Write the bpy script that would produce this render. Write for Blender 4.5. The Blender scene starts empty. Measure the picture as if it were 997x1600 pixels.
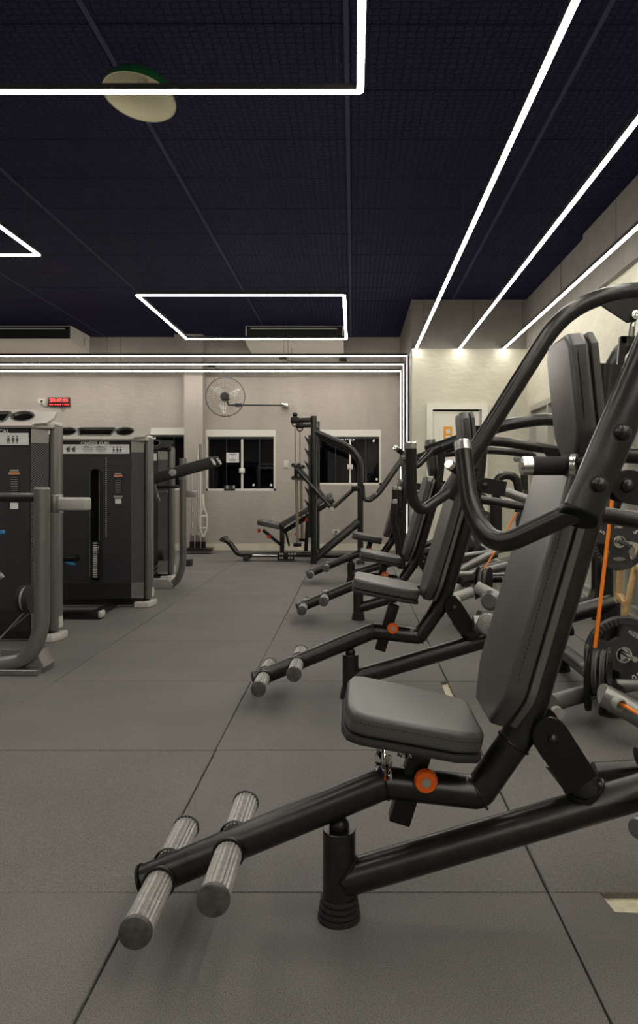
import bpy, bmesh, math, random
from mathutils import Vector, Matrix
from mathutils.geometry import tessellate_polygon
random.seed(7)
PI = math.pi
sc = bpy.context.scene
C = sc.collection

# ------------------------------------------------------------------ camera, world, exposure
FPX, CX, CY, EYE = 1183.0, 552.0, 758.0, 1.0       # focal length and principal point for a 997x1600 frame
cam_d = bpy.data.cameras.new('camera')
cam = bpy.data.objects.new('camera', cam_d); C.objects.link(cam)
cam.location = (0, 0, EYE); cam.rotation_euler = (PI/2, 0, 0)
cam_d.sensor_fit = 'VERTICAL'; cam_d.sensor_height = 36.0; cam_d.sensor_width = 36.0*997/1600
cam_d.lens = FPX/1600*36.0
cam_d.shift_x = -(CX-498.5)/1600; cam_d.shift_y = -(800-CY)/1600
cam_d.clip_start = 0.02; cam_d.clip_end = 200
sc.camera = cam
w = bpy.data.worlds.new('night'); sc.world = w; w.use_nodes = True
w.node_tree.nodes['Background'].inputs[0].default_value = (0.02, 0.03, 0.055, 1)
w.node_tree.nodes['Background'].inputs[1].default_value = 0.25
sc.view_settings.view_transform = 'Standard'
try: sc.view_settings.look = 'None'
except Exception: pass
sc.view_settings.gamma = 1.0
sc.view_settings.use_curve_mapping = False
sc.view_settings.exposure = 0.0
LED_STRENGTH = 40.0
sc.cycles.max_bounces = 8; sc.cycles.diffuse_bounces = 4; sc.cycles.glossy_bounces = 4
sc.cycles.caustics_reflective = False; sc.cycles.caustics_refractive = False

def P(x, y, Y):
    return Vector(((x-CX)/FPX*Y, Y, EYE-(y-CY)/FPX*Y))

# ------------------------------------------------------------------ materials
MATS = {}
def mat(name, col, rough=0.5, metal=0.0, noise=0.0, nscale=40.0, bump=0.0, bscale=200.0, emit=None, spec=0.5, coat=0.0):
    m = bpy.data.materials.new(name); m.use_nodes = True
    nt = m.node_tree; b = nt.nodes['Principled BSDF']
    b.inputs['Base Color'].default_value = (*col, 1); b.inputs['Roughness'].default_value = rough
    b.inputs['Metallic'].default_value = metal
    b.inputs['Specular IOR Level'].default_value = spec
    if coat: b.inputs['Coat Weight'].default_value = coat
    tc = nt.nodes.new('ShaderNodeTexCoord')
    if noise:
        n = nt.nodes.new('ShaderNodeTexNoise'); n.inputs['Scale'].default_value = nscale; n.inputs['Detail'].default_value = 5
        nt.links.new(tc.outputs['Object'], n.inputs['Vector'])
        r = nt.nodes.new('ShaderNodeMapRange'); r.inputs[1].default_value = 0.3; r.inputs[2].default_value = 0.7
        r.inputs[3].default_value = 1-noise; r.inputs[4].default_value = 1+noise
        nt.links.new(n.outputs['Fac'], r.inputs[0])
        mx = nt.nodes.new('ShaderNodeMix'); mx.data_type = 'RGBA'; mx.blend_type = 'MULTIPLY'; mx.inputs[0].default_value = 1
        mx.inputs[6].default_value = (*col, 1); nt.links.new(r.outputs[0], mx.inputs[7])
        nt.links.new(mx.outputs[2], b.inputs['Base Color'])
    if bump:
        n2 = nt.nodes.new('ShaderNodeTexNoise'); n2.inputs['Scale'].default_value = bscale; n2.inputs['Detail'].default_value = 3
        nt.links.new(tc.outputs['Object'], n2.inputs['Vector'])
        bp = nt.nodes.new('ShaderNodeBump'); bp.inputs['Strength'].default_value = bump; bp.inputs['Distance'].default_value = 0.002
        nt.links.new(n2.outputs['Fac'], bp.inputs['Height']); nt.links.new(bp.outputs[0], b.inputs['Normal'])
    if emit:
        b.inputs['Emission Color'].default_value = (*emit[0], 1); b.inputs['Emission Strength'].default_value = emit[1]
    MATS[name] = m
    return m

M_black = mat('black_powder_coat', (0.058, 0.057, 0.054), 0.29, 0.85, 0.12, 30, 0.05, 900, spec=0.5)
M_blackm = mat('black_satin_steel', (0.03, 0.03, 0.029), 0.33, 0.8, spec=0.5)
M_vinyl = mat('black_vinyl', (0.065, 0.0635, 0.060), 0.34, 0.0, 0.08, 12, 0.2, 500, spec=0.9)
M_board = mat('pad_board', (0.13, 0.127, 0.115), 0.45)
M_thread = mat('stitch_thread', (0.02, 0.02, 0.02), 0.8)
M_rubber = mat('black_rubber', (0.02, 0.02, 0.02), 0.7, 0, 0.1, 60)
M_peg = mat('grey_ribbed_rubber', (0.27, 0.263, 0.243), 0.36, 0, 0.3, 90, spec=0.8)
M_pegcap = mat('grey_peg_cap', (0.075, 0.072, 0.067), 0.45, 0, 0.4, 60)
M_steel = mat('brushed_steel', (0.82, 0.81, 0.77), 0.27, 1.0, 0.1, 60)
M_rod = mat('guide_rod_steel', (0.3, 0.25, 0.19), 0.4, 0.6)
M_orange = mat('orange_plastic', (1.0, 0.15, 0.008), 0.35)
M_cord = mat('orange_cord', (1.0, 0.25, 0.01), 0.5, emit=None)
M_white = mat('white_print', (0.75, 0.74, 0.7), 0.5)
M_whitepl = mat('white_plastic', (0.6, 0.58, 0.53), 0.4)
M_placard = mat('placard_grey_white', (0.78, 0.78, 0.76), 0.45)
M_ink = mat('placard_ink', (0.08, 0.08, 0.085), 0.6)
M_greymet = mat('grey_machine_paint', (0.25, 0.247, 0.235), 0.3, 0.7, 0.05, 20, spec=0.5)
M_greylight = mat('light_grey_paint', (0.38, 0.37, 0.345), 0.4, 0.15)
M_plate = mat('plate_rubber', (0.045, 0.045, 0.044), 0.45, 0, 0.1, 40, 0.1, 500)
M_platerib = mat('plate_grip_rubber', (0.05, 0.05, 0.048), 0.55)
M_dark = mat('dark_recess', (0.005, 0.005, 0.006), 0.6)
M_tray = mat('white_tray_plastic', (0.62, 0.58, 0.53), 0.35)
M_traydark = mat('black_tray_plastic', (0.02, 0.02, 0.02), 0.35)
M_ac = mat('ac_white', (0.93, 0.88, 0.81), 0.4)
M_frame = mat('white_aluminium_frame', (0.72, 0.69, 0.63), 0.4)
M_alu = mat('grey_aluminium', (0.42, 0.41, 0.37), 0.4, 0.3)
M_doorw = mat('white_door_paint', (0.8, 0.78, 0.68), 0.45)
M_doorframe = mat('cream_door_frame', (0.78, 0.76, 0.66), 0.45)
M_blue = mat('blue_plastic', (0.03, 0.22, 0.5), 0.4)
M_red = mat('red_plastic', (0.7, 0.03, 0.02), 0.4)
M_clock = mat('clock_case', (0.02, 0.003, 0.004), 0.3)
M_digit = mat('clock_digit', (0.3, 0.01, 0.01), 0.4, emit=((1.0, 0.035, 0.03), 3.5))
M_wood = mat('pine_wood', (0.6, 0.39, 0.17), 0.6, 0, 0.25, 14)
M_green = mat('green_enamel', (0.012, 0.09, 0.03), 0.4)
M_creamen = mat('cream_enamel', (0.75, 0.7, 0.5), 0.35)
M_paper = mat('paper', (0.75, 0.74, 0.72), 0.7)
M_label = mat('black_label', (0.014, 0.014, 0.015), 0.5)
M_stickor = mat('orange_sticker', (0.75, 0.3, 0.16), 0.5)
M_signor = mat('amber_sign', (0.85, 0.38, 0.02), 0.5)
M_profile = mat('led_profile', (0.03, 0.03, 0.032), 0.4, 0.3)
M_wire = mat('thin_wire', (0.03, 0.03, 0.034), 0.5)
M_ledv = mat('led_diffuser_wall', (0.8, 0.8, 0.78), 0.5, emit=((1.0, 0.96, 0.88), 9.0))
M_led = mat('led_diffuser', (0.8, 0.8, 0.78), 0.5, emit=((1.0, 0.95, 0.85), LED_STRENGTH))
M_tee = mat('ceiling_tee', (0.10, 0.10, 0.16), 0.6, spec=0.0)
M_baseb = mat('cream_baseboard', (0.7, 0.64, 0.52), 0.5, 0, 0.1, 8)
M_fanblade = mat('pale_fan_blade', (0.85, 0.83, 0.79), 0.35)
M_sub = mat('cream_subfloor', (0.72, 0.66, 0.47), 0.7, 0, 0.15, 30)
M_slat = mat('pale_panel', (0.44, 0.44, 0.4), 0.45, 0, 0.06, 3)

def wall_mat(name, col, streak):
    m = bpy.data.materials.new(name); m.use_nodes = True; nt = m.node_tree; b = nt.nodes['Principled BSDF']
    b.inputs['Roughness'].default_value = 0.75; b.inputs['Specular IOR Level'].default_value = 0.25
    tc = nt.nodes.new('ShaderNodeTexCoord')
    mp = nt.nodes.new('ShaderNodeMapping'); mp.inputs['Scale'].default_value = streak
    nt.links.new(tc.outputs['Object'], mp.inputs['Vector'])
    n = nt.nodes.new('ShaderNodeTexNoise'); n.inputs['Scale'].default_value = 1.0; n.inputs['Detail'].default_value = 8; n.inputs['Roughness'].default_value = 0.62
    nt.links.new(mp.outputs[0], n.inputs['Vector'])
    cr = nt.nodes.new('ShaderNodeValToRGB')
    cr.color_ramp.elements[0].position = 0.3; cr.color_ramp.elements[0].color = (*[c*0.82 for c in col], 1)
    cr.color_ramp.elements[1].position = 0.6; cr.color_ramp.elements[1].color = (*col, 1)
    nt.links.new(n.outputs['Fac'], cr.inputs[0]); nt.links.new(cr.outputs[0], b.inputs['Base Color'])
    n2 = nt.nodes.new('ShaderNodeTexNoise'); n2.inputs['Scale'].default_value = 9; n2.inputs['Detail'].default_value = 6
    mp2 = nt.nodes.new('ShaderNodeMapping'); mp2.inputs['Scale'].default_value = (1, 1, 2.5)
    nt.links.new(tc.outputs['Object'], mp2.inputs['Vector']); nt.links.new(mp2.outputs[0], n2.inputs['Vector'])
    bp = nt.nodes.new('ShaderNodeBump'); bp.inputs['Strength'].default_value = 0.5; bp.inputs['Distance'].default_value = 0.012
    nt.links.new(n2.outputs['Fac'], bp.inputs['Height']); nt.links.new(bp.outputs[0], b.inputs['Normal'])
    return m
M_grey = mat('shaded_wall_grey', (0.33, 0.305, 0.28), 0.7, 0, 0.08, 6, spec=0.2)  # wall grey with part of the shade above the light strips in it
M_wall = wall_mat('plaster_warm_grey', (0.44, 0.395, 0.355), (1.6, 1.6, 0.5))
M_wallr = wall_mat('trowelled_plaster', (0.62, 0.595, 0.49), (1.2, 1.2, 2.2))

def floor_mat():
    m = bpy.data.materials.new('rubber_floor'); m.use_nodes = True; nt = m.node_tree; b = nt.nodes['Principled BSDF']
    b.inputs['Roughness'].default_value = 0.7; b.inputs['Specular IOR Level'].default_value = 0.25
    ge = nt.nodes.new('ShaderNodeNewGeometry')
    n = nt.nodes.new('ShaderNodeTexNoise'); n.inputs['Scale'].default_value = 330; n.inputs['Detail'].default_value = 2
    n1 = nt.nodes.new('ShaderNodeTexNoise'); n1.inputs['Scale'].default_value = 2.2; n1.inputs['Detail'].default_value = 4
    nt.links.new(ge.outputs['Position'], n.inputs['Vector']); nt.links.new(ge.outputs['Position'], n1.inputs['Vector'])
    ad = nt.nodes.new('ShaderNodeMath'); ad.operation = 'MULTIPLY_ADD'; ad.inputs[1].default_value = 0.22
    nt.links.new(n1.outputs['Fac'], ad.inputs[0]); nt.links.new(n.outputs['Fac'], ad.inputs[2])
    cr = nt.nodes.new('ShaderNodeValToRGB')
    cr.color_ramp.elements[0].position = 0.38; cr.color_ramp.elements[0].color = (0.085, 0.082, 0.0755, 1)
    cr.color_ramp.elements[1].position = 0.84; cr.color_ramp.elements[1].color = (0.225, 0.218, 0.2, 1)
    nt.links.new(ad.outputs[0], cr.inputs[0]); nt.links.new(cr.outputs[0], b.inputs['Base Color'])
    bp = nt.nodes.new('ShaderNodeBump'); bp.inputs['Strength'].default_value = 0.35; bp.inputs['Distance'].default_value = 0.002
    nt.links.new(n.outputs['Fac'], bp.inputs['Height']); nt.links.new(bp.outputs[0], b.inputs['Normal'])
    return m
M_floor = floor_mat()

def ceil_mat():
    m = bpy.data.materials.new('dark_ceiling_tile'); m.use_nodes = True; nt = m.node_tree; b = nt.nodes['Principled BSDF']
    b.inputs['Base Color'].default_value = (0.040, 0.040, 0.085, 1); b.inputs['Roughness'].default_value = 0.5
    b.inputs['Specular IOR Level'].default_value = 0.004
    ge = nt.nodes.new('ShaderNodeNewGeometry')
    v = nt.nodes.new('ShaderNodeTexVoronoi'); v.feature = 'DISTANCE_TO_EDGE'; v.voronoi_dimensions = '2D'
    v.inputs['Scale'].default_value = 21; v.inputs['Randomness'].default_value = 0.3
    nt.links.new(ge.outputs['Position'], v.inputs['Vector'])
    r = nt.nodes.new('ShaderNodeMapRange'); r.inputs[1].default_value = 0.0; r.inputs[2].default_value = 0.16
    nt.links.new(v.outputs['Distance'], r.inputs[0])
    bp = nt.nodes.new('ShaderNodeBump'); bp.inputs['Strength'].default_value = 1.0; bp.inputs['Distance'].default_value = 0.012
    nt.links.new(r.outputs[0], bp.inputs['Height']); nt.links.new(bp.outputs[0], b.inputs['Normal'])
    return m
M_ceil = ceil_mat()
M_ceilback = mat('ceiling_plenum', (0.008, 0.008, 0.012), 0.8)

def perf_mat(name, base, hole, k):
    m = bpy.data.materials.new(name); m.use_nodes = True; nt = m.node_tree; b = nt.nodes['Principled BSDF']
    b.inputs['Roughness'].default_value = 0.45
    tc = nt.nodes.new('ShaderNodeTexCoord'); sx = nt.nodes.new('ShaderNodeSeparateXYZ'); nt.links.new(tc.outputs['Object'], sx.inputs[0])
    def mth(op, a, bb):
        n = nt.nodes.new('ShaderNodeMath'); n.operation = op
        for i, v in enumerate((a, bb)):
            if v is None: continue
            if isinstance(v, (int, float)): n.inputs[i].default_value = v
            else: nt.links.new(v, n.inputs[i])
        return n.outputs[0]
    s = mth('SINE', mth('MULTIPLY', sx.outputs[0], k), None)
    t = mth('SINE', mth('MULTIPLY', sx.outputs[2], k), None)
    p = mth('MULTIPLY', s, t)
    cr = nt.nodes.new('ShaderNodeValToRGB')
    cr.color_ramp.elements[0].position = 0.35; cr.color_ramp.elements[0].color = (*base, 1)
    cr.color_ramp.elements[1].position = 0.55; cr.color_ramp.elements[1].color = (*hole, 1)
    r = mth('MULTIPLY_ADD', p, 0.5); nt.nodes[-1].inputs[2].default_value = 0.5
    nt.links.new(r, cr.inputs[0]); nt.links.new(cr.outputs[0], b.inputs['Base Color'])
    bp = nt.nodes.new('ShaderNodeBump'); bp.inputs['Strength'].default_value = 0.6; bp.inputs['Distance'].default_value = 0.003; bp.invert = True
    nt.links.new(r, bp.inputs['Height']); nt.links.new(bp.outputs[0], b.inputs['Normal'])
    return m
M_perf = perf_mat('perforated_shroud', (0.062, 0.062, 0.07), (0.003, 0.003, 0.005), 400)
M_perf2 = perf_mat('perforated_side_panel', (0.13, 0.13, 0.126), (0.003, 0.003, 0.004), 400)

def glass_mat(name, tint, ior=1.5, bright=0.0):
    m = bpy.data.materials.new(name); m.use_nodes = True; nt = m.node_tree
    nt.nodes.remove(nt.nodes['Principled BSDF'])
    out = nt.nodes['Material Output']
    tr = nt.nodes.new('ShaderNodeBsdfTransparent'); tr.inputs[0].default_value = (*tint, 1)
    gl = nt.nodes.new('ShaderNodeBsdfGlossy'); gl.inputs['Roughness'].default_value = 0.02
    fr = nt.nodes.new('ShaderNodeFresnel'); fr.inputs[0].default_value = ior
    mx = nt.nodes.new('ShaderNodeMixShader')
    nt.links.new(fr.outputs[0], mx.inputs[0]); nt.links.new(tr.outputs[0], mx.inputs[1]); nt.links.new(gl.outputs[0], mx.inputs[2])
    nt.links.new(mx.outputs[0], out.inputs[0])
    return m
M_glass = glass_mat('window_glass', (0.45, 0.5, 0.62), 1.75)
M_film = glass_mat('clear_plastic_film', (0.96, 0.96, 0.95), 1.5)

# ------------------------------------------------------------------ mesh helpers
def fillet(pts, rad, rs, steps=7):
    pts = [Vector(p) for p in pts]
    if not isinstance(rs, (list, tuple)): rs = [rs]*len(pts)
    if not isinstance(rad, (list, tuple)): rad = [rad]*len(pts)
    op, orr = [pts[0]], [rs[0]]
    for i in range(1, len(pts)-1):
        a, b, c = pts[i-1], pts[i], pts[i+1]
        d1 = (a-b); d2 = (c-b)
        L = min(rad[i], d1.length*0.49, d2.length*0.49)
        s = b+d1.normalized()*L; e = b+d2.normalized()*L
        for k in range(steps+1):
            t = k/steps
            op.append(s*(1-t)**2+b*2*t*(1-t)+e*t*t); orr.append(rs[i])
    op.append(pts[-1]); orr.append(rs[-1])
    return op, orr

class MB:
    def __init__(self): self.bm = bmesh.new()
    def tube(self, pts, r, seg=16, fil=0.0, cap=True, ribs=0, steps=7, capbev=0.0):
        pp, rr = fillet(pts, fil, r, steps) if (fil and len(pts) > 2) else ([Vector(p) for p in pts], list(r) if isinstance(r, (list, tuple)) else [r]*len(pts))
        if capbev:
            d0 = (pp[0]-pp[1]).normalized(); d1 = (pp[-1]-pp[-2]).normalized()
            pp = [pp[0], pp[0]-d0*capbev]+pp[1:-1]+[pp[-1]-d1*capbev, pp[-1]]
            rr = [rr[0]-capbev, rr[0]]+rr[1:-1]+[rr[-1], rr[-1]-capbev]
        n = len(pp); rings = []
        up = None
        for i in range(n):
            if i == 0: t = pp[1]-pp[0]
            elif i == n-1: t = pp[-1]-pp[-2]
            else: t = (pp[i+1]-pp[i]).normalized()+(pp[i]-pp[i-1]).normalized()
            t.normalize()
            if up is None:
                up = Vector((0, 0, 1)) if abs(t.z) < 0.9 else Vector((1, 0, 0))
            u = up-t*up.dot(t)
            if u.length < 1e-5: u = t.orthogonal()
            u.normalize(); v = t.cross(u); up = u
            ring = []
            for k in range(seg):
                a = 2*PI*k/seg; q = rr[i]
                if ribs: q = rr[i]*(1.0 if k % 2 else 0.9)
                ring.append(self.bm.verts.new(pp[i]+(u*math.cos(a)+v*math.sin(a))*q))
            rings.append(ring)
        for i in range(n-1):
            for k in range(seg):
                self.bm.faces.new((rings[i][k], rings[i][(k+1) % seg], rings[i+1][(k+1) % seg], rings[i+1][k]))
        if cap:
            self.bm.faces.new(list(reversed(rings[0]))); self.bm.faces.new(rings[-1])
        return self
    def box(self, c, s, rot=None, bev=0.0, bseg=2):
        m = Matrix.Translation(Vector(c))
        if rot is not None: m = m @ rot.to_4x4()
        m = m @ Matrix.Diagonal((s[0], s[1], s[2], 1))
        r = bmesh.ops.create_cube(self.bm, size=1.0, matrix=m)
        if bev:
            es = list({e for v in r['verts'] for e in v.link_edges})
            bmesh.ops.bevel(self.bm, geom=es, offset=bev, segments=bseg, profile=0.5, affect='EDGES')
        return self
    def bar(self, a, b, wy, wz, bev=0.0):
        """rectangular bar from a to b; wy is the width along y, wz across"""
        a = Vector(a); b = Vector(b); d = b-a; t = d.normalized()
        yv = Vector((0, 1, 0)) if abs(t.y) < 0.9 else Vector((1, 0, 0))
        yv = (yv-t*yv.dot(t)).normalized(); zv = t.cross(yv)
        rot = Matrix((t, yv, zv)).transposed()
        return self.box((a+b)/2, (d.length, wy, wz), rot, bev)
    def lathe(self, prof, org, axis, seg=24, smooth=True):
        """prof: (radius, distance along axis)"""
        ax = Vector(axis).normalized(); u = ax.orthogonal().normalized(); v = ax.cross(u); o = Vector(org)
        rings = []
        for (r, h) in prof:
            if r < 1e-6: rings.append([self.bm.verts.new(o+ax*h)])
            else: rings.append([self.bm.verts.new(o+ax*h+(u*math.cos(2*PI*k/seg)+v*math.sin(2*PI*k/seg))*r) for k in range(seg)])
        for a, b in zip(rings, rings[1:]):
            for k in range(seg):
                k2 = (k+1) % seg
                if len(a) == 1 and len(b) == 1: continue
                if len(a) == 1: self.bm.faces.new((a[0], b[k2], b[k]))
                elif len(b) == 1: self.bm.faces.new((a[k], a[k2], b[0]))
                else: self.bm.faces.new((a[k], a[k2], b[k2], b[k]))
        return self
    def plate(self, outer, holes, th, M):
        """flat plate with holes, outline in local xy, thickness along local +z, placed by matrix M"""
        loops = [[Vector((p[0], p[1], 0)) for p in l] for l in [outer]+list(holes)]
        tris = tessellate_polygon(loops)
        flat = [p for l in loops for p in l]
        f = [self.bm.verts.new(M @ Vector((p.x, p.y, th))) for p in flat]
        b = [self.bm.verts.new(M @ Vector((p.x, p.y, 0))) for p in flat]
        for t in tris:
            try:
                self.bm.faces.new([f[i] for i in t]); self.bm.faces.new([b[i] for i in reversed(t)])
            except ValueError: pass
        o = 0
        for l in loops:
            n = len(l)
            for i in range(n):
                j = (i+1) % n
                try: self.bm.faces.new((f[o+i], f[o+j], b[o+j], b[o+i]))
                except ValueError: pass
            o += n
        return self
    def slab(self, outline, th, M, bev=0.01, seg=3):
        """solid cushion: convex outline extruded with rounded edges"""
        b0 = [self.bm.verts.new(M @ Vector((p[0], p[1], 0))) for p in outline]
        b1 = [self.bm.verts.new(M @ Vector((p[0], p[1], th))) for p in outline]
        n = len(outline); fs = [self.bm.faces.new(b1), self.bm.faces.new(list(reversed(b0)))]
        for i in range(n): fs.append(self.bm.faces.new((b0[i], b0[(i+1) % n], b1[(i+1) % n], b1[i])))
        if bev:
            es = list({e for f in fs[:2] for e in f.edges})
            bmesh.ops.bevel(self.bm, geom=es, offset=bev, segments=seg, profile=0.6, affect='EDGES')
        return self
    def sphere(self, c, r, seg=14, scale=(1, 1, 1)):
        m = Matrix.Translation(Vector(c)) @ Matrix.Diagonal((*scale, 1))
        bmesh.ops.create_uvsphere(self.bm, u_segments=seg, v_segments=seg//2+1, radius=r, matrix=m)
        return self
    def dome(self, c, r, axis, h=None):
        h = h or r*0.8
        pr = [(r*1.15, -0.001), (r*1.15, h*0.15)]+[(r*math.cos(a), h*0.15+h*math.sin(a)) for a in (0, 0.4, 0.8, 1.2)]+[(0, h*1.15)]
        return self.lathe(pr, c, axis, 16)
    def build(self, name, m, parent=None, label=None, origin=None, sharp=38):
        bm = self.bm
        bmesh.ops.recalc_face_normals(bm, faces=bm.faces)
        if parent is None:
            if origin is None:
                xs = [v.co for v in bm.verts]
                mn = Vector((min(v.x for v in xs), min(v.y for v in xs), min(v.z for v in xs)))
                mxv = Vector((max(v.x for v in xs), max(v.y for v in xs), max(v.z for v in xs)))
                off = Vector(((mn.x+mxv.x)/2, (mn.y+mxv.y)/2, mn.z))
            else: off = Vector(origin)
        else:
            r = parent
            while r.parent: r = r.parent
            off = Vector(r.location)
        bmesh.ops.translate(bm, verts=bm.verts, vec=-off)
        lim = math.radians(sharp)
        for f in bm.faces: f.smooth = True
        for e in bm.edges:
            if len(e.link_faces) == 2 and e.calc_face_angle(0) > lim: e.smooth = False
        me = bpy.data.meshes.new(name); bm.to_mesh(me); bm.free()
        me.materials.append(m)
        o = bpy.data.objects.new(name, me); C.objects.link(o)
        if parent: o.parent = parent
        else: o.location = off
        if label: o['label'] = label
        return o

def thing(name, label, cat, loc, group=None):
    o = bpy.data.objects.new(name, None); C.objects.link(o); o.location = loc; o.empty_display_size = 0.1
    o['label'] = label; o['category'] = cat
    if group: o['group'] = group
    return o
def tag(o, label, cat, group=None):
    o['label'] = label; o['category'] = cat
    if group: o['group'] = group
    return o
def struct(o, label=None, cat=None):
    o['kind'] = 'structure'
    if label: o['label'] = label
    if cat: o['category'] = cat
    return o
def copy_tree(o, loc=None, parent=None):
    c = o.copy(); C.objects.link(c)
    if parent: c.parent = parent
    if loc is not None: c.location = loc
    for ch in list(o.children): copy_tree(ch, None, c)
    return c
def circle(r, n, cx=0, cy=0, a0=0): return [(cx+r*math.cos(a0+2*PI*k/n), cy+r*math.sin(a0+2*PI*k/n)) for k in range(n)]
def rrect(x0, y0, x1, y1, r, n=5):
    out = []
    for (cx, cy, a) in ((x1-r, y0+r, -PI/2), (x1-r, y1-r, 0), (x0+r, y1-r, PI/2), (x0+r, y0+r, PI)):
        for k in range(n+1): out.append((cx+r*math.cos(a+PI/2*k/n), cy+r*math.sin(a+PI/2*k/n)))
    return out
FACE = Matrix(((1, 0, 0, 0), (0, 0, -1, 0), (0, 1, 0, 0), (0, 0, 0, 1)))     # local xy -> world xz, local +z -> -y (towards the camera)
def facing(c, rot=0.0): return Matrix.Translation(Vector(c)) @ Matrix.Rotation(-rot, 4, 'Y') @ FACE

def text(name, s, size, c, m, parent, rot=0.0, ext=0.001, bold=0.0, matrix=None):
    cu = bpy.data.curves.new(name, 'FONT'); cu.body = s; cu.size = size; cu.extrude = ext; cu.align_x = 'CENTER'; cu.align_y = 'CENTER'
    cu.offset = bold; cu.resolution_u = 3
    o = bpy.data.objects.new(name, cu); C.objects.link(o)
    bpy.context.view_layer.update()
    me = bpy.data.meshes.new_from_object(o.evaluated_get(bpy.context.evaluated_depsgraph_get()))
    bpy.data.objects.remove(o); bpy.data.curves.remove(cu)
    r = parent
    while r.parent: r = r.parent
    M = matrix if matrix is not None else facing(c, rot)
    me.transform(Matrix.Translation(-Vector(r.location)) @ M)
    me.materials.clear(); me.materials.append(m); me.name = name
    ob = bpy.data.objects.new(name, me); C.objects.link(ob); ob.parent = parent
    return ob

# ------------------------------------------------------------------ room shell
ZC = 3.27           # ceiling height
YB = 11.62          # rear wall
YR = 9.28           # wall with the door, to the right
XR = 2.13           # right wall
XL, YN = -7.0, -6.0
XS = 0.725          # side of the projecting block

def quadbox(name, x0, x1, y0, y1, z0, z1, m): return MB().box(((x0+x1)/2, (y0+y1)/2, (z0+z1)/2), (x1-x0, y1-y0, z1-z0)).build(name, m)

floor = struct(quadbox('floor', XL-0.1, XR+0.1, YN-0.1, YB+0.1, -0.12, -0.016, M_sub), 'pale subfloor under black rubber gym tiles')
ceiling = struct(quadbox('ceiling', XL-0.1, XR+0.1, YN-0.1, YB+0.1, ZC+0.014, ZC+0.1, M_ceilback), 'black suspended ceiling of embossed tiles')
# floor tiles, about one metre square
xs = [-0.52+k for k in range(-7, 4)]; ys = [1.86+k for k in range(-8, 11)]
def tile_mesh(wd, dp, notch=None):
    g = 0.0045
    if notch is None:
        mb = MB().box((wd/2, dp/2, -0.008), (wd-g, dp-g, 0.016), bev=0.003, bseg=1)
    else:
        mb = MB().plate(notch, [], 0.016, Matrix.Translation((0, 0, -0.016)))
    o = mb.build('floor_tile', M_floor, None, origin=(0, 0, 0)); return o
def tile_copy(src, x, y, first=[True]):
    o = src.copy(); C.objects.link(o); o.parent = floor
    o.location = Vector((x+random.uniform(-.0015, .0015), y+random.uniform(-.0015, .0015), random.uniform(-0.0012, 0.0)))-floor.location
    o.rotation_euler = (0, 0, random.uniform(-.0015, .0015))
    return o
full = tile_mesh(1, 1)
cornered = tile_mesh(1, 1, [(.003, .003), (.997, .003), (.997, .997), (.262, .997), (.25, .905), (.135, .915), (.125, .997), (.003, .997)])
sliver = tile_mesh(1, 1, [(.003, .003), (.997, .003), (.997, .997), (.003, .997), (.003, .99), (-.028, .99), (-.03, .70), (.003, .69)][:0] or [(.003, .003), (.997, .003), (.997, .997), (.003, .997)])
leftcut = tile_mesh(1, 1, [(.003, .003), (.997, .003), (.997, .66), (.962, .69), (.965, .985), (.997, .997), (.003, .997)])
cut_w = tile_mesh(XR-2.48 if XR > 2.48 else 0.65, 1)
for i, x in enumerate(xs):
    for y in ys:
        if x+1 <= XL or y+1 <= YN or x >= XR or y >= YB: continue
        if x > 0.5 and y > YR: continue
        src = full
        if abs(x-0.48) < .01 and abs(y-0.86) < .01: src = cornered
        if abs(x+0.52) < .01 and abs(y-2.86) < .01: src = leftcut
        if x+1 > XR: src = cut_w
        tile_copy(src, x, y)
for o in (full, cornered, sliver, leftcut, cut_w): bpy.data.objects.remove(o)

# ceiling tiles 1.25 x 0.623 hung between dark tees
ct = MB().box((0, 0, 0.006), (1.232, 0.611, 0.012), bev=0.003, bseg=1).build('ceiling_tile', M_ceil, None, origin=(0, 0, 0))
cxs = [-0.035+1.25*k for k in range(-6, 2)]; cys = [4.353+0.623*k for k in range(-17, 12)]
for x in cxs:
    for y in cys:
        o = ct.copy(); C.objects.link(o); o.parent = ceiling
        x1 = min(x+1.25, XR+.02); y1 = min(y+0.623, YB)
        if x1-x < 0.3 or y1-y < 0.1: bpy.data.objects.remove(o); continue
        o.scale.x = (x1-x)/1.25; o.scale.y = (y1-y)/0.623
        o.location = Vector(((x+x1)/2, (y+y1)/2, ZC+random.uniform(0, .002)))-ceiling.location
        o.rotation_euler = (random.uniform(-.002, .002), 0, 0)
bpy.data.objects.remove(ct)
for x in cxs:
    MB().box((x, (YN+YB)/2, ZC+0.002), (0.026, YB-YN, 0.012)).build('ceiling_tee', M_tee, ceiling)

# rear wall with window openings
def px(x, Y=YB): return (x-CX)/FPX*Y
def pz(y, Y=YB): return EYE-(y-CY)/FPX*Y
wins = [(px(-40), px(133), pz(766), pz(667)), (px(178), px(300), pz(766), pz(668)), (px(321), px(431), pz(767), pz(671)), (px(494), px(596), pz(758), pz(671))]
def wall_with_openings(name, x0, x1, y, th, z0, z1, ops, m):
    mb = MB()
    outer = [(x0, z0), (x1, z0), (x1, z1), (x0, z1)]
    holes = [[(a, c), (b, c), (b, d), (a, d)] for (a, b, c, d) in ops]
    mb.plate(outer, holes, th, Matrix.Translation((0, y+th, 0)) @ FACE)
    return mb.build(name, m)
struct(wall_with_openings('wall_rear', XL, XS+0.1, YB, 0.14, -0.016, ZC+0.1, wins, M_wall), 'warm grey plaster rear wall with dark windows')
struct(quadbox('wall_left', XL-0.1, XL, YN, YB+0.1, -0.016, ZC+0.1, M_wall))
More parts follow.
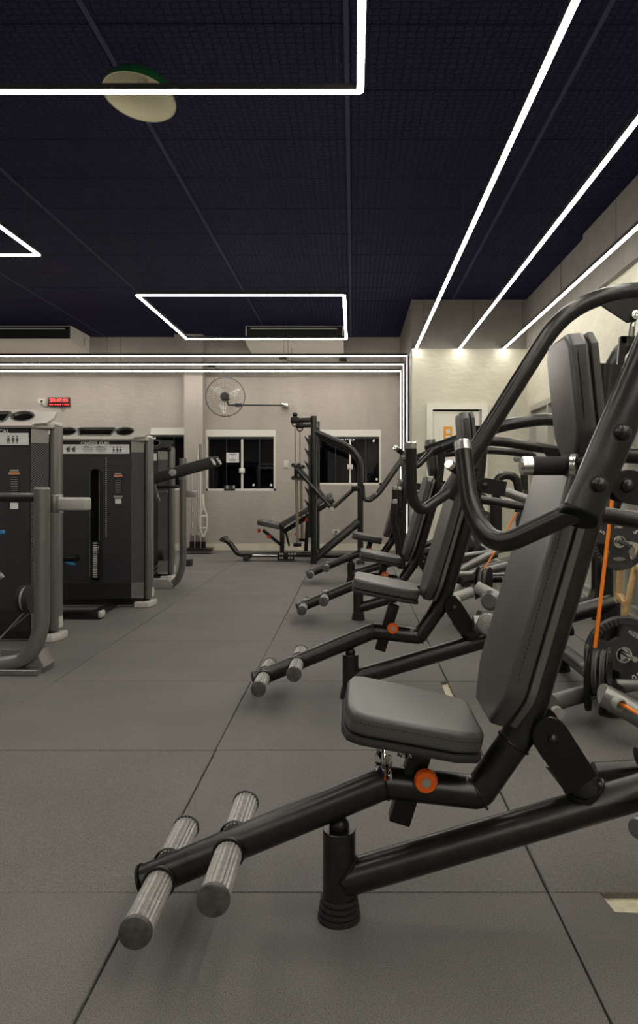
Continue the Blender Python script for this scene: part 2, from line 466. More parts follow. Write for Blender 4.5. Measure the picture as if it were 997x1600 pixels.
struct(quadbox('wall_near', XL-0.1, XR+0.1, YN-0.1, YN, -0.016, ZC+0.1, M_wall))
# projecting block: a side wall and a wall with the door
dx0, dx1, dzt = px(676, YR), px(752, YR), pz(640, YR)
struct(quadbox('wall_block_side', XS, XS+0.1, YR+0.12, YB+0.1, -0.016, ZC+0.1, M_wall))
struct(wall_with_openings('wall_right_rear', XS, XR+0.1, YR, 0.12, -0.016, ZC+0.1, [(dx0, dx1, -0.01, dzt)], M_wallr), 'beige trowelled plaster wall around a white door')
# right wall with the glazed bay
gy0, gy1, gz = 1.9, 9.12, 1.95
mb = MB()
outer = [(YN, -0.016), (YR+0.1, -0.016), (YR+0.1, ZC+0.1), (YN, ZC+0.1)]
RW = Matrix(((0, 0, 1, XR), (1, 0, 0, 0), (0, 1, 0, 0), (0, 0, 0, 1)))
mb.plate(outer, [[(gy0, 0.02), (gy1, 0.02), (gy1, gz), (gy0, gz)]], 0.12, RW)
struct(mb.build('wall_right', M_wallr), 'pale plaster right wall, dark above the light strips')
struct(quadbox('trim_1', XR-0.05, XR, YN, 6.86, 2.67, ZC, M_grey), 'upper band of the right wall, colour darkened for shade, near half')  # thin bands: dimmer wall above the strips, partly put into their colour
struct(quadbox('trim_2', XR-0.012, XR, 6.86, YR-.012, 2.67, ZC, M_grey), 'upper band of the right wall, colour darkened for shade, far half')
struct(quadbox('trim_3', XS-.012, XR-.012, YR-0.012, YR, 2.67, ZC, M_grey), 'band above the beige wall with the door, colour darkened for shade')
struct(quadbox('trim_4', XS-.012, XS, YR, YB, 2.70, ZC, M_grey), 'band on the side of the block, colour darkened for shade')

# glazed bay in the right wall
bay = thing('glass_door', 'row of pale panels in grey aluminium frames along right wall', 'glass door', (XR+0.05, (gy0+gy1)/2, 0.02)); bay['kind'] = 'structure'; bay.name = 'door_2'
fr = MB()
fr.box((XR+0.05, (gy0+gy1)/2, gz-0.03), (0.1, gy1-gy0, 0.06)).box((XR+0.05, (gy0+gy1)/2, 0.045), (0.1, gy1-gy0, 0.05))
fr.build('frame', M_alu, bay)
n = 9; st = (gy1-gy0)/n
for k in range(n+1):
    MB().box((XR+0.045, gy0+k*st, gz/2), (0.09, 0.06, gz-0.06)).build('mullion', M_alu, bay)
for k in range(n):
    MB().box((XR+0.07, gy0+(k+.5)*st, gz/2), (0.012, st-0.06, gz-0.1)).build('pane', M_slat, bay)
    if k % 2: MB().box((XR+0.045, gy0+(k+.5)*st, gz/2), (0.03, 0.02, gz-0.1)).build('panel_rib', M_alu, bay)

# baseboards
struct(MB().box(((XL+XS)/2, YB-0.008, 0.05), (XS-XL, 0.016, 0.1)).build('baseboard_rear', M_baseb))
struct(MB().box((XS-0.006, (YR+YB)/2, 0.05), (0.012, YB-YR-0.04, 0.1)).build('baseboard_block', M_baseb))

# column against the rear wall with a haunch at the top
cx0, cx1 = px(288, 11.4), px(317, 11.4)
mb = MB().box(((cx0+cx1)/2, 11.51, ZC/2), (cx1-cx0, 0.24, ZC+0.03))
mb.slab([(cx0+.01, pz(583, 11.5)), (cx0+.01, ZC), (cx0-0.16, ZC), (cx0-0.1, ZC-0.13), (cx0-0.03, ZC-0.3)], 0.2, Matrix.Translation((0, 11.6, 0)) @ FACE, bev=0)
mb.build('column', M_wall)['kind'] = 'structure'
struct(bpy.data.objects['column'], 'grey plaster column between rear windows')

# windows
def window(n, a, b, c, d, npan, label, paper=None):
    w_ = bpy.data.objects.new('window_%d' % n, None); C.objects.link(w_); w_.location = ((a+b)/2, YB+0.03, c)
    w_['kind'] = 'structure'; w_['label'] = label
    y = YB+0.05
    mb = MB(); t = 0.035
    mb.box(((a+b)/2, y-.01, d-0.055), (b-a, 0.07, 0.11)).box(((a+b)/2, y, c+t/2), (b-a, 0.06, t))
    mb.box((a+t/2, y, (c+d)/2), (t, 0.06, d-c)).box((b-t/2, y, (c+d)/2), (t, 0.06, d-c))
    mb.build('window_frame', M_frame, w_)
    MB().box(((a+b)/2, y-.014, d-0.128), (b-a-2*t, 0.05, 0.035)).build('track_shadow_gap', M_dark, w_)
    mid = (a+b)/2+0.02
    MB().box((mid, y-.012, (c+d-.1)/2), (0.032, 0.035, d-c-0.13)).build('meeting_rail', M_frame, w_)
    for k in range(4):
        xa = a+t+(b-a-2*t)*k/4; xb = a+t+(b-a-2*t)*(k+1)/4+(0.06 if k in (0, 2) else 0)
        MB().box(((xa+xb)/2, y+(0.012 if k in (0, 3) else -0.004), (c+d-.09)/2), (xb-xa-.004, 0.008, d-c-0.13)).build('pane', M_glass, w_)
    for k in (1, 3):
        xa = a+t+(b-a-2*t)*k/4+0.03
        MB().box((xa, y+.004, (c+d-.1)/2), (0.012, 0.02, d-c-0.14)).build('stile', M_alu, w_)
    MB().box((mid, y-.045, c+(d-c)*0.33), (0.085, 0.03, 0.075), bev=0.008).build('lock', M_frame, w_)
    for xk in (a+(b-a)*.68, a+(b-a)*.93):
        MB().lathe([(0, 0), (0.018, 0), (0.018, 0.015), (0, 0.018)], (xk, y-.012, c+0.09), (0, -1, 0), 12).build('glass_stop', M_white, w_)
    return w_
window(1, *wins[0], 4, 'dark rear window behind the nearest weight stack machine')
window(2, *wins[1], 4, 'dark rear window left of the plaster column')
w3 = window(3, *wins[2], 4, 'dark sliding rear window with a paper notice')
window(4, *wins[3], 4, 'dark sliding rear window behind the tall black rack')
# dark backing added outside so the night beyond the windows reads black
struct(MB().box((-3, YB+2.2, 1.6), (14, 0.1, 4.5)).build('backing_outside', mat('night_backing', (0.012, 0.018, 0.04), 0.9)), 'dark backing added beyond the windows')

# door in the right rear wall
d = bpy.data.objects.new('door_1', None); C.objects.link(d); d.location = ((dx0+dx1)/2, YR+0.05, 0); d['kind'] = 'structure'; d['label'] = 'white door in a cream frame with amber sign'
fw = 0.075
mb = MB().box((dx0-fw/2, YR-0.005, (dzt+fw)/2), (fw, 0.05, dzt+fw)).box((dx1+fw/2, YR-0.005, (dzt+fw)/2), (fw, 0.05, dzt+fw)).box(((dx0+dx1)/2, YR-0.005, dzt+fw/2), (dx1-dx0, 0.05, fw))
mb.build('door_frame', M_doorframe, d)
MB().box(((dx0+dx1)/2, YR+0.025, dzt/2-.01), (dx1-dx0-.012, 0.04, dzt-0.02)).build('door_leaf', M_doorw, d)
MB().box((dx1-0.02, YR+0.001, dzt/2), (0.012, 0.03, dzt-.01)).build('door_stop', M_alu, d)
sg = thing('amber_sign', 'small amber and white sign stuck on the white door', 'sign', P(700, 687, YR-0.003))
MB().box(P(700, 677, YR+0.000), (0.105, 0.008, 0.165)).build('sign_panel', M_signor, sg)
mb = MB().box(P(700, 674, YR-0.006), (0.045, 0.004, 0.05)).box(P(700, 682, YR-0.006), (0.06, 0.004, 0.02)); mb.build('pictogram', M_white, sg)

# ------------------------------------------------------------------ light strips
ZL = 2.67
def led_bar(a, b, parent, wd=0.028, emit_dir=Vector((0, 0, -1)), dr=0.010, m=None):
    a = Vector(a); b = Vector(b); t = (b-a).normalized(); n = emit_dir; s = t.cross(n).normalized()
    R3 = Matrix((t, s, -n)).transposed()
    L = (b-a).length; c = (a+b)/2
    MB().box(c-n*0.013, (L, wd+.005, 0.026), R3).build('profile', M_profile, parent)
    mb = MB(); k = 6; ra, rb = [], []
    for i in range(k+1):
        ang = PI*i/k
        off = s*math.cos(ang)*wd/2+n*(0.0005+math.sin(ang)*dr)
        ra.append(mb.bm.verts.new(a+off)); rb.append(mb.bm.verts.new(b+off))
    for i in range(k): mb.bm.faces.new((ra[i], ra[i+1], rb[i+1], rb[i]))
    mb.bm.faces.new(ra); mb.bm.faces.new(list(reversed(rb))); mb.bm.faces.new((ra[0], rb[0], rb[-1], ra[-1]))
    mb.build('diffuser', m or M_led, parent, sharp=80)
def wire(x, y, parent, z0=ZL+.026):
    MB().tube([(x, y, z0), (x, y, ZC+.002)], 0.0022, 6).build('suspension_wire', M_wire, parent)
def led_frame(x0, x1, y0, y1, label, rot=0.0):
    o = thing('square_pendant_light', label, 'ceiling light', ((x0+x1)/2, (y0+y1)/2, ZL), 'square hanging light frames')
    p = [(x0, y0, ZL), (x1, y0, ZL), (x1, y1, ZL), (x0, y1, ZL)]
    for i in range(4): led_bar(p[i], p[(i+1) % 4], o)
    for (x, y) in ((x0+.1, y0), (x1-.1, y0), (x0+.1, y1), (x1-.1, y1)): wire(x, y, o)
    return o
led_frame(-1.99, 0.03, 1.2, 3.21, 'large square light frame hanging nearest, below the dome lamp')
led_frame(-4.30, -2.28, 3.45, 5.49, 'light frame cut off by the left edge')
led_frame(-4.30, -2.28, -2.0, 0.04, 'light frame hanging left of and behind the viewpoint')
led_frame(-1.99, 0.03, -4.25, -2.24, 'light frame hanging behind the viewpoint')
f3 = led_frame(-1.90, -0.08, 6.65, 8.63, 'square light frame hanging above the rear windows')
for (xx, nm) in ((0.767, 'light strip ending left, at the corner of the block'), (1.30, 'middle light strip of three above the machines'), (1.84, 'light strip hanging closest to the right wall')):
    o = thing('led_strip', nm, 'ceiling light', (xx, 3.0, ZL), 'parallel light strips along the right side')
    led_bar((xx, YN+.3, ZL), (xx, YR-.004, ZL), o)
    for y in (1.2, 2.55, 3.9, 5.3, 6.7, 8.2): wire(xx, y, o)
for (yy, nm) in ((9.78, 'topmost of three light strips crossing the rear wall, turning down at its end'), (10.45, 'middle of three light strips crossing the rear wall, turning down'), (11.07, 'lowest of three light strips crossing the rear wall, turning down')):
    o = thing('led_strip', nm, 'ceiling light', (-2.0, yy, ZL), 'light strips across the rear wall')
    led_bar((XL+.4, yy, ZL), (XS-0.030, yy, ZL), o)
    led_bar((XS-0.026, yy, ZL), (XS-0.026, yy, 0.12), o, wd=0.03, emit_dir=Vector((-1, 0, 0)), dr=0.008, m=M_ledv)
    for x in (-5.5, -3.4, -0.9): wire(x, yy, o)

# hanging dome lamp (unlit), tilted
dl = thing('dome_lamp', 'unlit dome lamp, green outside and cream inside, under dark ceiling', 'ceiling lamp', P(219, 140, 3.95))
c0 = P(218, 152, 3.95); ax = Vector((0.12, 0.2, 1)).normalized()
prof_o = [(0.186, 0.0), (0.183, 0.02), (0.165, 0.06), (0.13, 0.095), (0.08, 0.115), (0.04, 0.122), (0.035, 0.16), (0, 0.162)]
MB().lathe(prof_o, c0, ax, 40).build('shade', M_green, dl)
prof_i = [(0.186, 0.0), (0.19, -0.004), (0.182, -0.004), (0.17, 0.03), (0.13, 0.07), (0.06, 0.09), (0, 0.095)]
MB().lathe(prof_i, c0, ax, 40).build('shade_lining', M_creamen, dl)
MB().lathe([(0.022, 0.09), (0.024, 0.05), (0.012, 0.035), (0, 0.033)], c0, ax, 16).build('socket', M_whitepl, dl)
MB().tube([c0+ax*0.16, (c0.x-0.02, c0.y+.1, ZC+.003)], 0.006, 10).build('stem', M_wire, dl)

# air conditioners under the ceiling
def aircon(x0, x1, yf, yr, zb_f, zb_r, label):
    o = thing('air_conditioner', label, 'air conditioner', ((x0+x1)/2, (yf+yr)/2, zb_r))
    prof = [(yf, ZC-0.01), (yr, ZC-0.01), (yr, zb_r), (yr-.05, zb_r-.004), (yf+0.06, zb_f), (yf, zb_f+.03)]
    mb = MB(); A = [mb.bm.verts.new((x0, y, z)) for y, z in prof]; B = [mb.bm.verts.new((x1, y, z)) for y, z in prof]
    mb.bm.faces.new(A); mb.bm.faces.new(list(reversed(B)))
    for i in range(len(prof)): mb.bm.faces.new((A[i], A[(i+1) % 6], B[(i+1) % 6], B[i]))
    mb.build('body', M_ac, o)
    v0 = Vector((0, yf, ZC-0.02)); v1 = Vector((0, yf, zb_f+.04))
    MB().box(((x0+x1)/2, yf-.004, (v0.z+v1.z)/2), (x1-x0-.04, 0.012, abs(v0.z-v1.z))).build('outlet', M_dark, o)
    MB().box(((x0+x1)/2-.01, yf-.012, ZC-0.05), (x1-x0-.16, 0.012, 0.014)).build('louvre', M_ac, o)
    mb = MB()
    for xx in (x0-.004, x1+.004): mb.box((xx, (yf+yr)/2+.12, zb_r+.13), (0.008, 0.03, 0.12))
    mb.build('side_grille', M_alu, o)
    return o
aircon(-5.5, -4.0, 10.75, 11.5, 3.04, 3.0, 'white air conditioner under the ceiling at far left')
aircon(-1.53, -0.14, 10.75, 11.5, 3.02, 2.98, 'white air conditioner under the ceiling beside the plaster column')

# ------------------------------------------------------------------ things on the rear wall
ck = thing('wall_clock', 'black digital clock with red digits on rear wall', 'clock', P(92, 635, YB))
MB().box(P(92, 628, YB-.02), (0.335, 0.04, 0.14), bev=0.006).build('clock_case', M_clock, ck)
text('time_digits', '20:47:15', 0.082, P(92, 625.5, YB-.042), M_digit, ck, bold=0.0008)
mb = MB()
for k, ww in enumerate((.035, .015, .025, .04, .02, .012, .03, .035)):
    mb.box(P(78.5+k*3.9, 632.2, YB-.042), (ww*0.85, 0.003, 0.014))
mb.build('date_digits', M_digit, ck)
MB().tube([P(96, 635, YB-.01), P(96, 639, YB-.01), P(98, 644, YB-.01), P(101, 640, YB-.01), P(101, 636, YB-.01)], 0.003, 6, fil=.02).build('cable', M_wire, ck)
def outlet(x, y, w_, h_, label, plug=False):
    o = thing('wall_outlet', label, 'outlet', P(x, y, YB))
    MB().box(P(x, y, YB-.005), (w_, 0.012, h_), bev=0.003).build('cover_plate', M_whitepl, o)
    MB().box(P(x, y, YB-.011), (w_*.3, 0.006, h_*.42), bev=0.001).build('socket', M_rubber if plug else M_frame, o)
    if plug: MB().tube([P(x-1, y+1, YB-.02), P(x-.5, y+6, YB-.02), P(x+6, y+9, YB-.015), P(x+12, y+7, YB-.012), P(x+14, y+3, YB-.012)], 0.004, 6, fil=.03).build('plug_cord', M_wire, o)
outlet(65, 627, 0.12, 0.078, 'white outlet with black plug left of the red clock', True)
outlet(447, 725, 0.085, 0.118, 'white switch plate right of the window with a notice')
outlet(525, 831, 0.115, 0.075, 'white outlet low on wall behind the tall rack', True)
outlet(448, 829, 0.115, 0.075, 'white outlet low on wall behind the incline bench')

# paper notice and two clips on the window
pn = thing('paper_notice', 'white paper notice taped inside the rear window', 'notice', P(363.5, 722, YB+.03))
MB().box(P(363.5, 715, YB+.035), (0.195, 0.002, 0.15)).build('sheet', M_paper, pn)
mb = MB()
for yy, ww in ((709.5, .12), (712.5, .05), (716, .04), (718.2, .13), (720, .1)): mb.box(P(363.5, yy, YB+.032), (ww, 0.002, 0.008))
mb.build('printed_lines', M_ink, pn)
cam2 = thing('window_clip', 'small dark device with blue marks on the window sill', 'device', P(359, 766, YB))
MB().box(P(359, 762.5, YB+.02), (0.17, 0.05, 0.075), bev=.006).build('case', M_rubber, cam2)
mb = MB()
for xx in (355, 365.5): mb.box(P(xx, 761, YB-.008), (0.03, 0.004, 0.05))
mb.build('marks', M_alu, cam2)

# wall fan
fn = thing('wall_fan', 'round wall fan with pale blades on a black arm', 'fan', P(352, 620, 11.15))
fc = P(352, 620, 11.05); R = 0.285
mb = MB()
def torus(mb, c, r, t, seg=48):
    pts = [c+Vector((r*math.cos(2*PI*k/seg), 0, r*math.sin(2*PI*k/seg))) for k in range(seg+1)]
    mb.tube(pts, t, 6, cap=False)
torus(mb, fc, R, 0.006); mb.build('outer_ring', M_wire, fn)
mb = MB()
for k in range(36):
    a = 2*PI*k/36; e = Vector((math.cos(a), 0, math.sin(a)))
    mb.tube([fc+e*0.05+Vector((0, -.075, 0)), fc+e*R*.6+Vector((0, -.07, 0)), fc+e*R*.93+Vector((0, -.035, 0)), fc+e*R], 0.0016, 5, cap=False)
for rr, dy in ((R*.45, -.073), (R*.7, -.063)): torus(mb, fc+Vector((0, dy, 0)), rr, 0.0016, 32)
g = mb.build('wire_guard', M_wire, fn)
for k in range(3):
    a = math.radians(100+120*k+28)
    mb = MB(); prev = None
    for i in range(7):
        t = i/6; rr = 0.05+0.2*t; wd = 0.10*math.sin(PI*min(1, .25+t*.7))
        rows = []
        for s in (-.5, 0, .5):
            ang = a+s*wd/rr*1.0+t*.35
            rows.append(mb.bm.verts.new(fc+Vector((rr*math.cos(ang), -.02+s*.05, rr*math.sin(ang)))))
        if prev:
            for j in range(2): mb.bm.faces.new((prev[j], prev[j+1], rows[j+1], rows[j]))
        prev = rows
    bmesh.ops.solidify(mb.bm, geom=mb.bm.faces[:], thickness=0.004)
    mb.build('blade', M_fanblade, fn)
MB().lathe([(0, -.085), (0.05, -.08), (0.062, -.06), (0.062, 0.0), (0.05, 0.14), (0, 0.15)], fc, (0, 1, 0), 20).build('motor_hub', M_rubber, fn)
mb = MB().box(P(372.5, 633, 11.3), (0.1, 0.06, 0.05), bev=.006).tube([P(352, 622, 11.25), P(358, 633, 11.3), P(372, 633, 11.3)], 0.014, 8)
mb.build('swivel_block', M_rubber, fn)
MB().tube([P(372, 633, 11.3), P(446, 633.5, 11.45)], 0.012, 10).build('arm', M_rubber, fn)
MB().box(P(446, 633.5, 11.53), (0.085, 0.17, 0.05), bev=.004).build('wall_bracket', M_steel, fn)

# ------------------------------------------------------------------ lever press machines (four in a row)
Y1 = 1.75
def add_bolt(mb, c, r=0.015, axis=(0, -1, 0)): mb.dome(c, r, axis)

def press_base(root):
    Yp = root.location.y; X0 = root.location.x
    def V(x, z, y=0.0): return Vector((X0+x, Yp+y, z))
    R = 0.038
    fp = MB().tube([V(-.0325, .02), V(-.0325, .205)], R, 24, capbev=0.002).build('foot_post', M_black, root)
    MB().sphere(V(-.0325, .212), 0.024).build('bumper_ball', M_blackm, fp)
    pr = [(0, 0), (0.049, 0)]
    for k in range(4): z = 0.004+k*0.013; r = 0.050-k*0.0022; pr += [(r, z), (r, z+.0075), (r-.009, z+.0085), (r-.009, z+.0128)]
    pr += [(0.039, 0.055), (0, 0.055)]
    MB().lathe(pr, V(-.0325, 0), (0, 0, 1), 28).build('rubber_foot', M_rubber, fp)
    mb = MB(); cc = V(-.0325, .10); dirb = Vector((.673, 0, .199)).normalized()
    for k in range(25):
        pass
    # main beam climbing to the rear
    bm_ = MB().tube([V(-.025, .0887), V(1.2, .45)], 0.0395, 28).build('base_beam', M_black, root)
    ring = [Vector((0, math.cos(2*PI*k/24), math.sin(2*PI*k/24))) for k in range(25)]
    wpts = [V(-.0325, 0)+Vector((math.sqrt(max(0, .0385**2-(.0385*e.y)**2)), .0395*e.y, .0887+.012+.0415*e.z)) for e in ring]
    MB().tube(wpts, 0.0035, 6, cap=False).build('weld', M_blackm, bm_)
    # foot bar with mitred bends
    fb = MB().tube([V(-.478, .0855), V(.075, .314), V(.29, .29), V(.405, .455)], 0.0375, 28, fil=0.008, steps=2).build('foot_bar', M_black, root)
    MB().lathe([(0, 0), (.041, 0), (.041, .006), (0, .006)], V(-.481, .084), (-.553, 0, -.2285), 24).build('end_cap', M_blackm, fb)
    for (wx, wz, dx, dz) in ((.075, .314, .93, .15), (.29, .29, .82, .45), (.37, .405, .57, .82)):
        d = Vector((dx, 0, dz)).normalized(); up = Vector((-d.z, 0, d.x))
        pts = [V(wx, wz)+(up*math.cos(2*PI*k/24)*1.04+Vector((0, 1, 0))*math.sin(2*PI*k/24))*.0385 for k in range(25)]
        MB().tube(pts, 0.0028, 6, cap=False).build('weld', M_blackm, fb)
    for (x, z) in ((-.437, .1035), (-.281, .1685)):
        for s in (-1, 1):
            pg = MB().tube([V(x, z, s*.045), V(x, z, s*.235)], 0.0315, 40, ribs=1).build('foot_peg', M_peg, root)
            MB().lathe([(0, 0), (.034, 0), (.0345, .006), (.033, .011), (.028, .013), (0, .0125)], V(x, z, s*.226), (0, s, 0), 28).build('peg_cap', M_pegcap, pg)
            MB().lathe([(.036, 0), (.0375, .004), (.036, .012), (.031, .012)], V(x, z, s*.036), (0, s, 0), 28).build('peg_collar', M_blackm, pg)
    # seat post, pivot bracket
    MB().bar(V(.172, .44), V(.105, .225), 0.045, 0.05, 0.003).build('seat_post', M_blackm, root)
    kb = MB().lathe([(0, 0), (.018, 0), (.0255, .006), (.0265, .018), (.023, .025), (.012, .0265), (0, .0265)], V(.163, .336, -.036), (0, -1, 0), 28).build('adjust_knob', M_orange, root)
    MB().lathe([(0, .026), (.0105, .026), (.0105, .0285), (0, .0285)], V(.163, .336, -.036), (0, -1, 0), 20).build('knob_insert', M_alu, kb)
    st = MB().tube([V(.545, .245+.035), V(.47, .375)], 0.037, 24).build('bracket_stub', M_black, root)
    dS = (V(.47, .375)-V(.545, .28)).normalized()
    pts = [V(.533, .305)+(Vector((0, 1, 0))*math.cos(2*PI*k/24)*.040+Vector((.96, 0, .28))*math.sin(2*PI*k/24)*.045)+Vector((0, 0, -.02*math.cos(2*PI*k/24)**2)) for k in range(25)]
    MB().tube(pts, 0.0035, 6, cap=False).build('weld', M_blackm, st)
    ang = math.atan2(.052-.137, .095) ; c0 = Vector((.443, .437)); c1 = Vector((.515, .325)); d2 = (c1-c0).normalized(); nn = Vector((-d2.y, d2.x)); hw = .041
    out = []
    a0 = math.atan2(nn.y, nn.x)
    for k in range(11): a = a0+PI*k/10; out.append((c0.x+hw*math.cos(a), c0.y+hw*math.sin(a)))
    out += [tuple(c1-nn*hw), tuple(c1+nn*hw)]
    for s in (-1, 1):
        Mx = Matrix.Translation((X0, Yp+(-.040 if s < 0 else .050), 0)) @ FACE
        br = MB().slab(out, 0.01, Mx, bev=0.0015, seg=1).build('pivot_bracket', M_blackm, root)
        if s < 0: MB().dome(V(.447, .43, -.05), 0.0135, (0, -1, 0), 0.012).build('bolt', M_black, br)
    MB().bar(V(.445, .44), V(.47, .40), 0.075, 0.05).build('bracket_block', M_blackm, root)
    # spine
    MB().tube([V(.372, .405), V(.408, .481), V(.558, .99), V(.583, 1.275)], 0.0375, 28, fil=[0, .03, .12, 0]).build('spine_tube', M_black, root)
    # back pad
    def frame_pad(p0, p1, off):
        d = (p1-p0).normalized(); n_ = Vector((-d.z, 0, d.x))          # towards the sitter
        if n_.x > 0: n_ = -n_
        return Matrix((( 0, d.x, n_.x, p0.x+n_.x*off), (1, 0, 0, p0.y), (0, d.z, n_.z, p0.z+n_.z*off), (0, 0, 0, 1)))
    def pad(p0, p1, hw0, hw1, off, th, name):
        L = (p1-p0).length
        ch = min(.1, L*.22)
        o_ = [(-hw0*.55, 0), (hw0*.55, 0), (hw0*.96, ch*.75), (hw0, ch), (hw1, L-.03), (hw1-.03, L), (-hw1+.03, L), (-hw1, L-.03), (-hw0, ch), (-hw0*.96, ch*.75)]
        Mx = frame_pad(p0, p1, off)
        pd = MB().slab(o_, th, Mx @ Matrix.Translation((0, 0, .021)), bev=.012, seg=3).build(name, M_vinyl, root)
        MB().slab([(a*.985, b*.985+.004) for a, b in o_], .017, Mx, bev=.005, seg=2).build('pad_board', M_board, pd)
        mb = MB(); n = 46
        for s in (-1, 1):
            for k in range(n):
                a = ch+.02+(L-ch-.07)*k/n; hwk = hw0+(hw1-hw0)*(a-ch)/(L-ch)
                mb.bar(Mx @ Vector((s*(hwk+.0007), a, .021+th*.62)), Mx @ Vector((s*(hwk+.0007), a+.006, .021+th*.62)), 0.002, 0.0016)
        mb.build('stitching', M_thread, pd)
        return pd
    pad(V(.393, .452), V(.562, 1.035), .165, .165, .036, .045, 'back_pad')
    pad(V(.600, 1.075), V(.573, 1.345), .10, .10, .040, .045, 'head_pad')
    # rear structure: cross foot, uprights, pegs, links
    MB().tube([V(1.10, .115, -.34), V(1.10, .115, .58)], 0.038, 20).build('rear_cross_tube', M_black, root)
    for yy in (-.26, .52):
        f = MB().tube([V(1.10, .02, yy), V(1.10, .13, yy)], 0.036, 20).build('rear_foot_post', M_black, root)
        MB().lathe(pr, V(1.10, 0, yy), (0, 0, 1), 28).build('rubber_foot', M_rubber, f)
    MB().tube([V(1.2, .45), V(1.2, .10), V(1.10, .115)], 0.036, 16, fil=.05).build('rear_link', M_black, root)
    mp = MB().tube([V(1.225, .05, .19), V(1.225, .80, .19), V(1.28, .95, .19)], 0.042, 20, fil=.1).build('plate_post', M_black, root)
    MB().tube([V(1.10, .115, .19), V(1.225, .06, .19)], 0.034, 16).build('post_foot', M_black, mp)
    for zz in (.735, .23):
        MB().tube([V(1.225, zz, .16), V(1.225, zz, -.22)], 0.0125, 16).build('plate_peg', M_steel, mp)
    MB().tube([V(1.10, .115), V(1.66, .10), V(1.74, .2), V(1.74, 1.35)], .038, 20, fil=.08).build('rear_upright', M_black, root)
    MB().tube([V(1.74, .2), V(1.74, .0)], .036, 16).build('rear_leg', M_black, root)
    MB().tube([V(1.74, 1.28, -.38), V(1.74, 1.28, .38)], 0.034, 16).build('pivot_axle', M_black, root)
    sd = MB().tube([V(.79, .112, -.47), V(1.06, .13, -.31)], 0.036, 20).build('stabiliser_tube', M_greymet, root)
    MB().lathe([(0, 0), (.024, 0), (.024, .03), (0, .03)], V(.80, .085, -.50), (0, -1, 0), 20).build('end_plug', M_greylight, sd)
    for (a, b, r) in ((V(.63, .37, -.2), V(.97, .5, -.12), .028), (V(.70, .33, .1), V(1.12, .43, .16), .03), (V(.62, .26, .2), V(1.08, .27, .24), .026)):
        MB().tube([a, b], r, 14).build('link_tube', M_black, root)
    # lever plate beside the spine
    lv = MB().tube([V(.62, .985, -.15), V(.86, .90, -.17), V(1.3, .86, -.17)], 0.021, 16, fil=.05).build('lever_link', M_greymet, root)
    dd = Vector((.2, -.035)).normalized(); nn = Vector((-dd.y, dd.x)); c0 = Vector((.567, .998)); hw = .034; out = []
    a0 = math.atan2(nn.y, nn.x)
    for k in range(11): a = a0+PI*k/10; out.append((c0.x+hw*math.cos(a), c0.y+hw*math.sin(a)))
    c1 = c0+dd*.095
    out += [tuple(c1-nn*hw), tuple(c1+nn*hw)]
    for yy in (-.135, -.178):
        MB().slab(out, .009, Matrix.Translation((X0, Yp+yy, 0)) @ FACE, bev=.0015, seg=1).build('lever_plate', M_blackm, lv)
    MB().dome(V(.565, .998, -.187), 0.015, (0, -1, 0), .014).build('bolt', M_black, lv)
    MB().tube([V(.60, .93, .14), V(.9, .88, .15), V(1.3, .85, .15)], 0.021, 14, fil=.05).build('lever_link', M_black, root)

def seat(root, dz=0.0):
    Yp = root.location.y; X0 = root.location.x
    a = Vector((X0-.025, Yp, .462+dz)); b = Vector((X0+.272, Yp, .402+dz)); d = (b-a).normalized(); n = Vector((-d.z, 0, d.x)); L = (b-a).length
    Mx = Matrix(((0, d.x, n.x, a.x), (-1, 0, 0, a.y), (0, d.z, n.z, a.z), (0, 0, 0, 1)))
    o_ = [(-.10, 0), (.10, 0), (.15, .012), (.165, .04), (.155, L-.06), (.13, L-.01), (.11, L), (-.11, L), (-.13, L-.01), (-.155, L-.06), (-.165, .04), (-.15, .012)]
    s = MB().slab(o_, .046, Mx @ Matrix.Translation((0, 0, .019)), bev=.012, seg=4).build('seat', M_vinyl, root)
    MB().slab([(p*1.015, q*1.02-.003) for p, q in o_], .017, Mx, bev=.006, seg=2).build('seat_board', M_rubber, s)
    mb = MB(); pts = [(p*1.0005, q) for p, q in o_]
    for i in range(len(pts)):
        p, q = Vector(pts[i]), Vector(pts[(i+1) % len(pts)])
        n_ = max(1, int((q-p).length/.008))
        for k in range(n_):
            u = p+(q-p)*(k/n_); v = p+(q-p)*((k+.6)/n_)
            mb.bar(Mx @ Vector((u.x, u.y, .046)), Mx @ Vector((v.x, v.y, .046)), 0.0016, 0.0016)
    mb.build('stitching', M_thread, s)

def lever_arm(root, pts, r, fil, bolts=(), name='lever_arm', tilt=(0, 0, 0)):
    a = MB().tube(pts, r, 28, fil=fil).build(name, M_black, root)
    p0, p1 = Vector(pts[0]), Vector(pts[1]); d = (p0-p1).normalized()
    d = (d+Vector(tilt)).normalized()
    off = .42*r if any(tilt) else 0
    MB().lathe([(0, .004), (r*1.0, .004), (r*1.08, 0), (r*1.08, -.006), (r*.6, -.006)], p0+(p0-p1).normalized()*off, d, 28).build('end_cap', M_blackm, a)
    for c in bolts: MB().dome(c, .0155, (0, -1, 0), .015).build('bolt', M_black, a)
    return a
def handle(arm, pts, rs, fil, cap=0.03, m=None):
    MB().tube(pts, rs, 20, fil=fil).build('handle', m or M_black, arm)
    p0, p1 = Vector(pts[0]), Vector(pts[1]); d = (p0-p1).normalized(); r = rs[0] if isinstance(rs, list) else rs
    MB().tube([p0-d*.001, p0+d*cap], r*1.0, 20, capbev=.003).build('handle_cap', M_steel, arm)
def cable(root, pts, r=0.0055):
    MB().tube(pts, r, 8).build('pull_cord', M_cord, root)
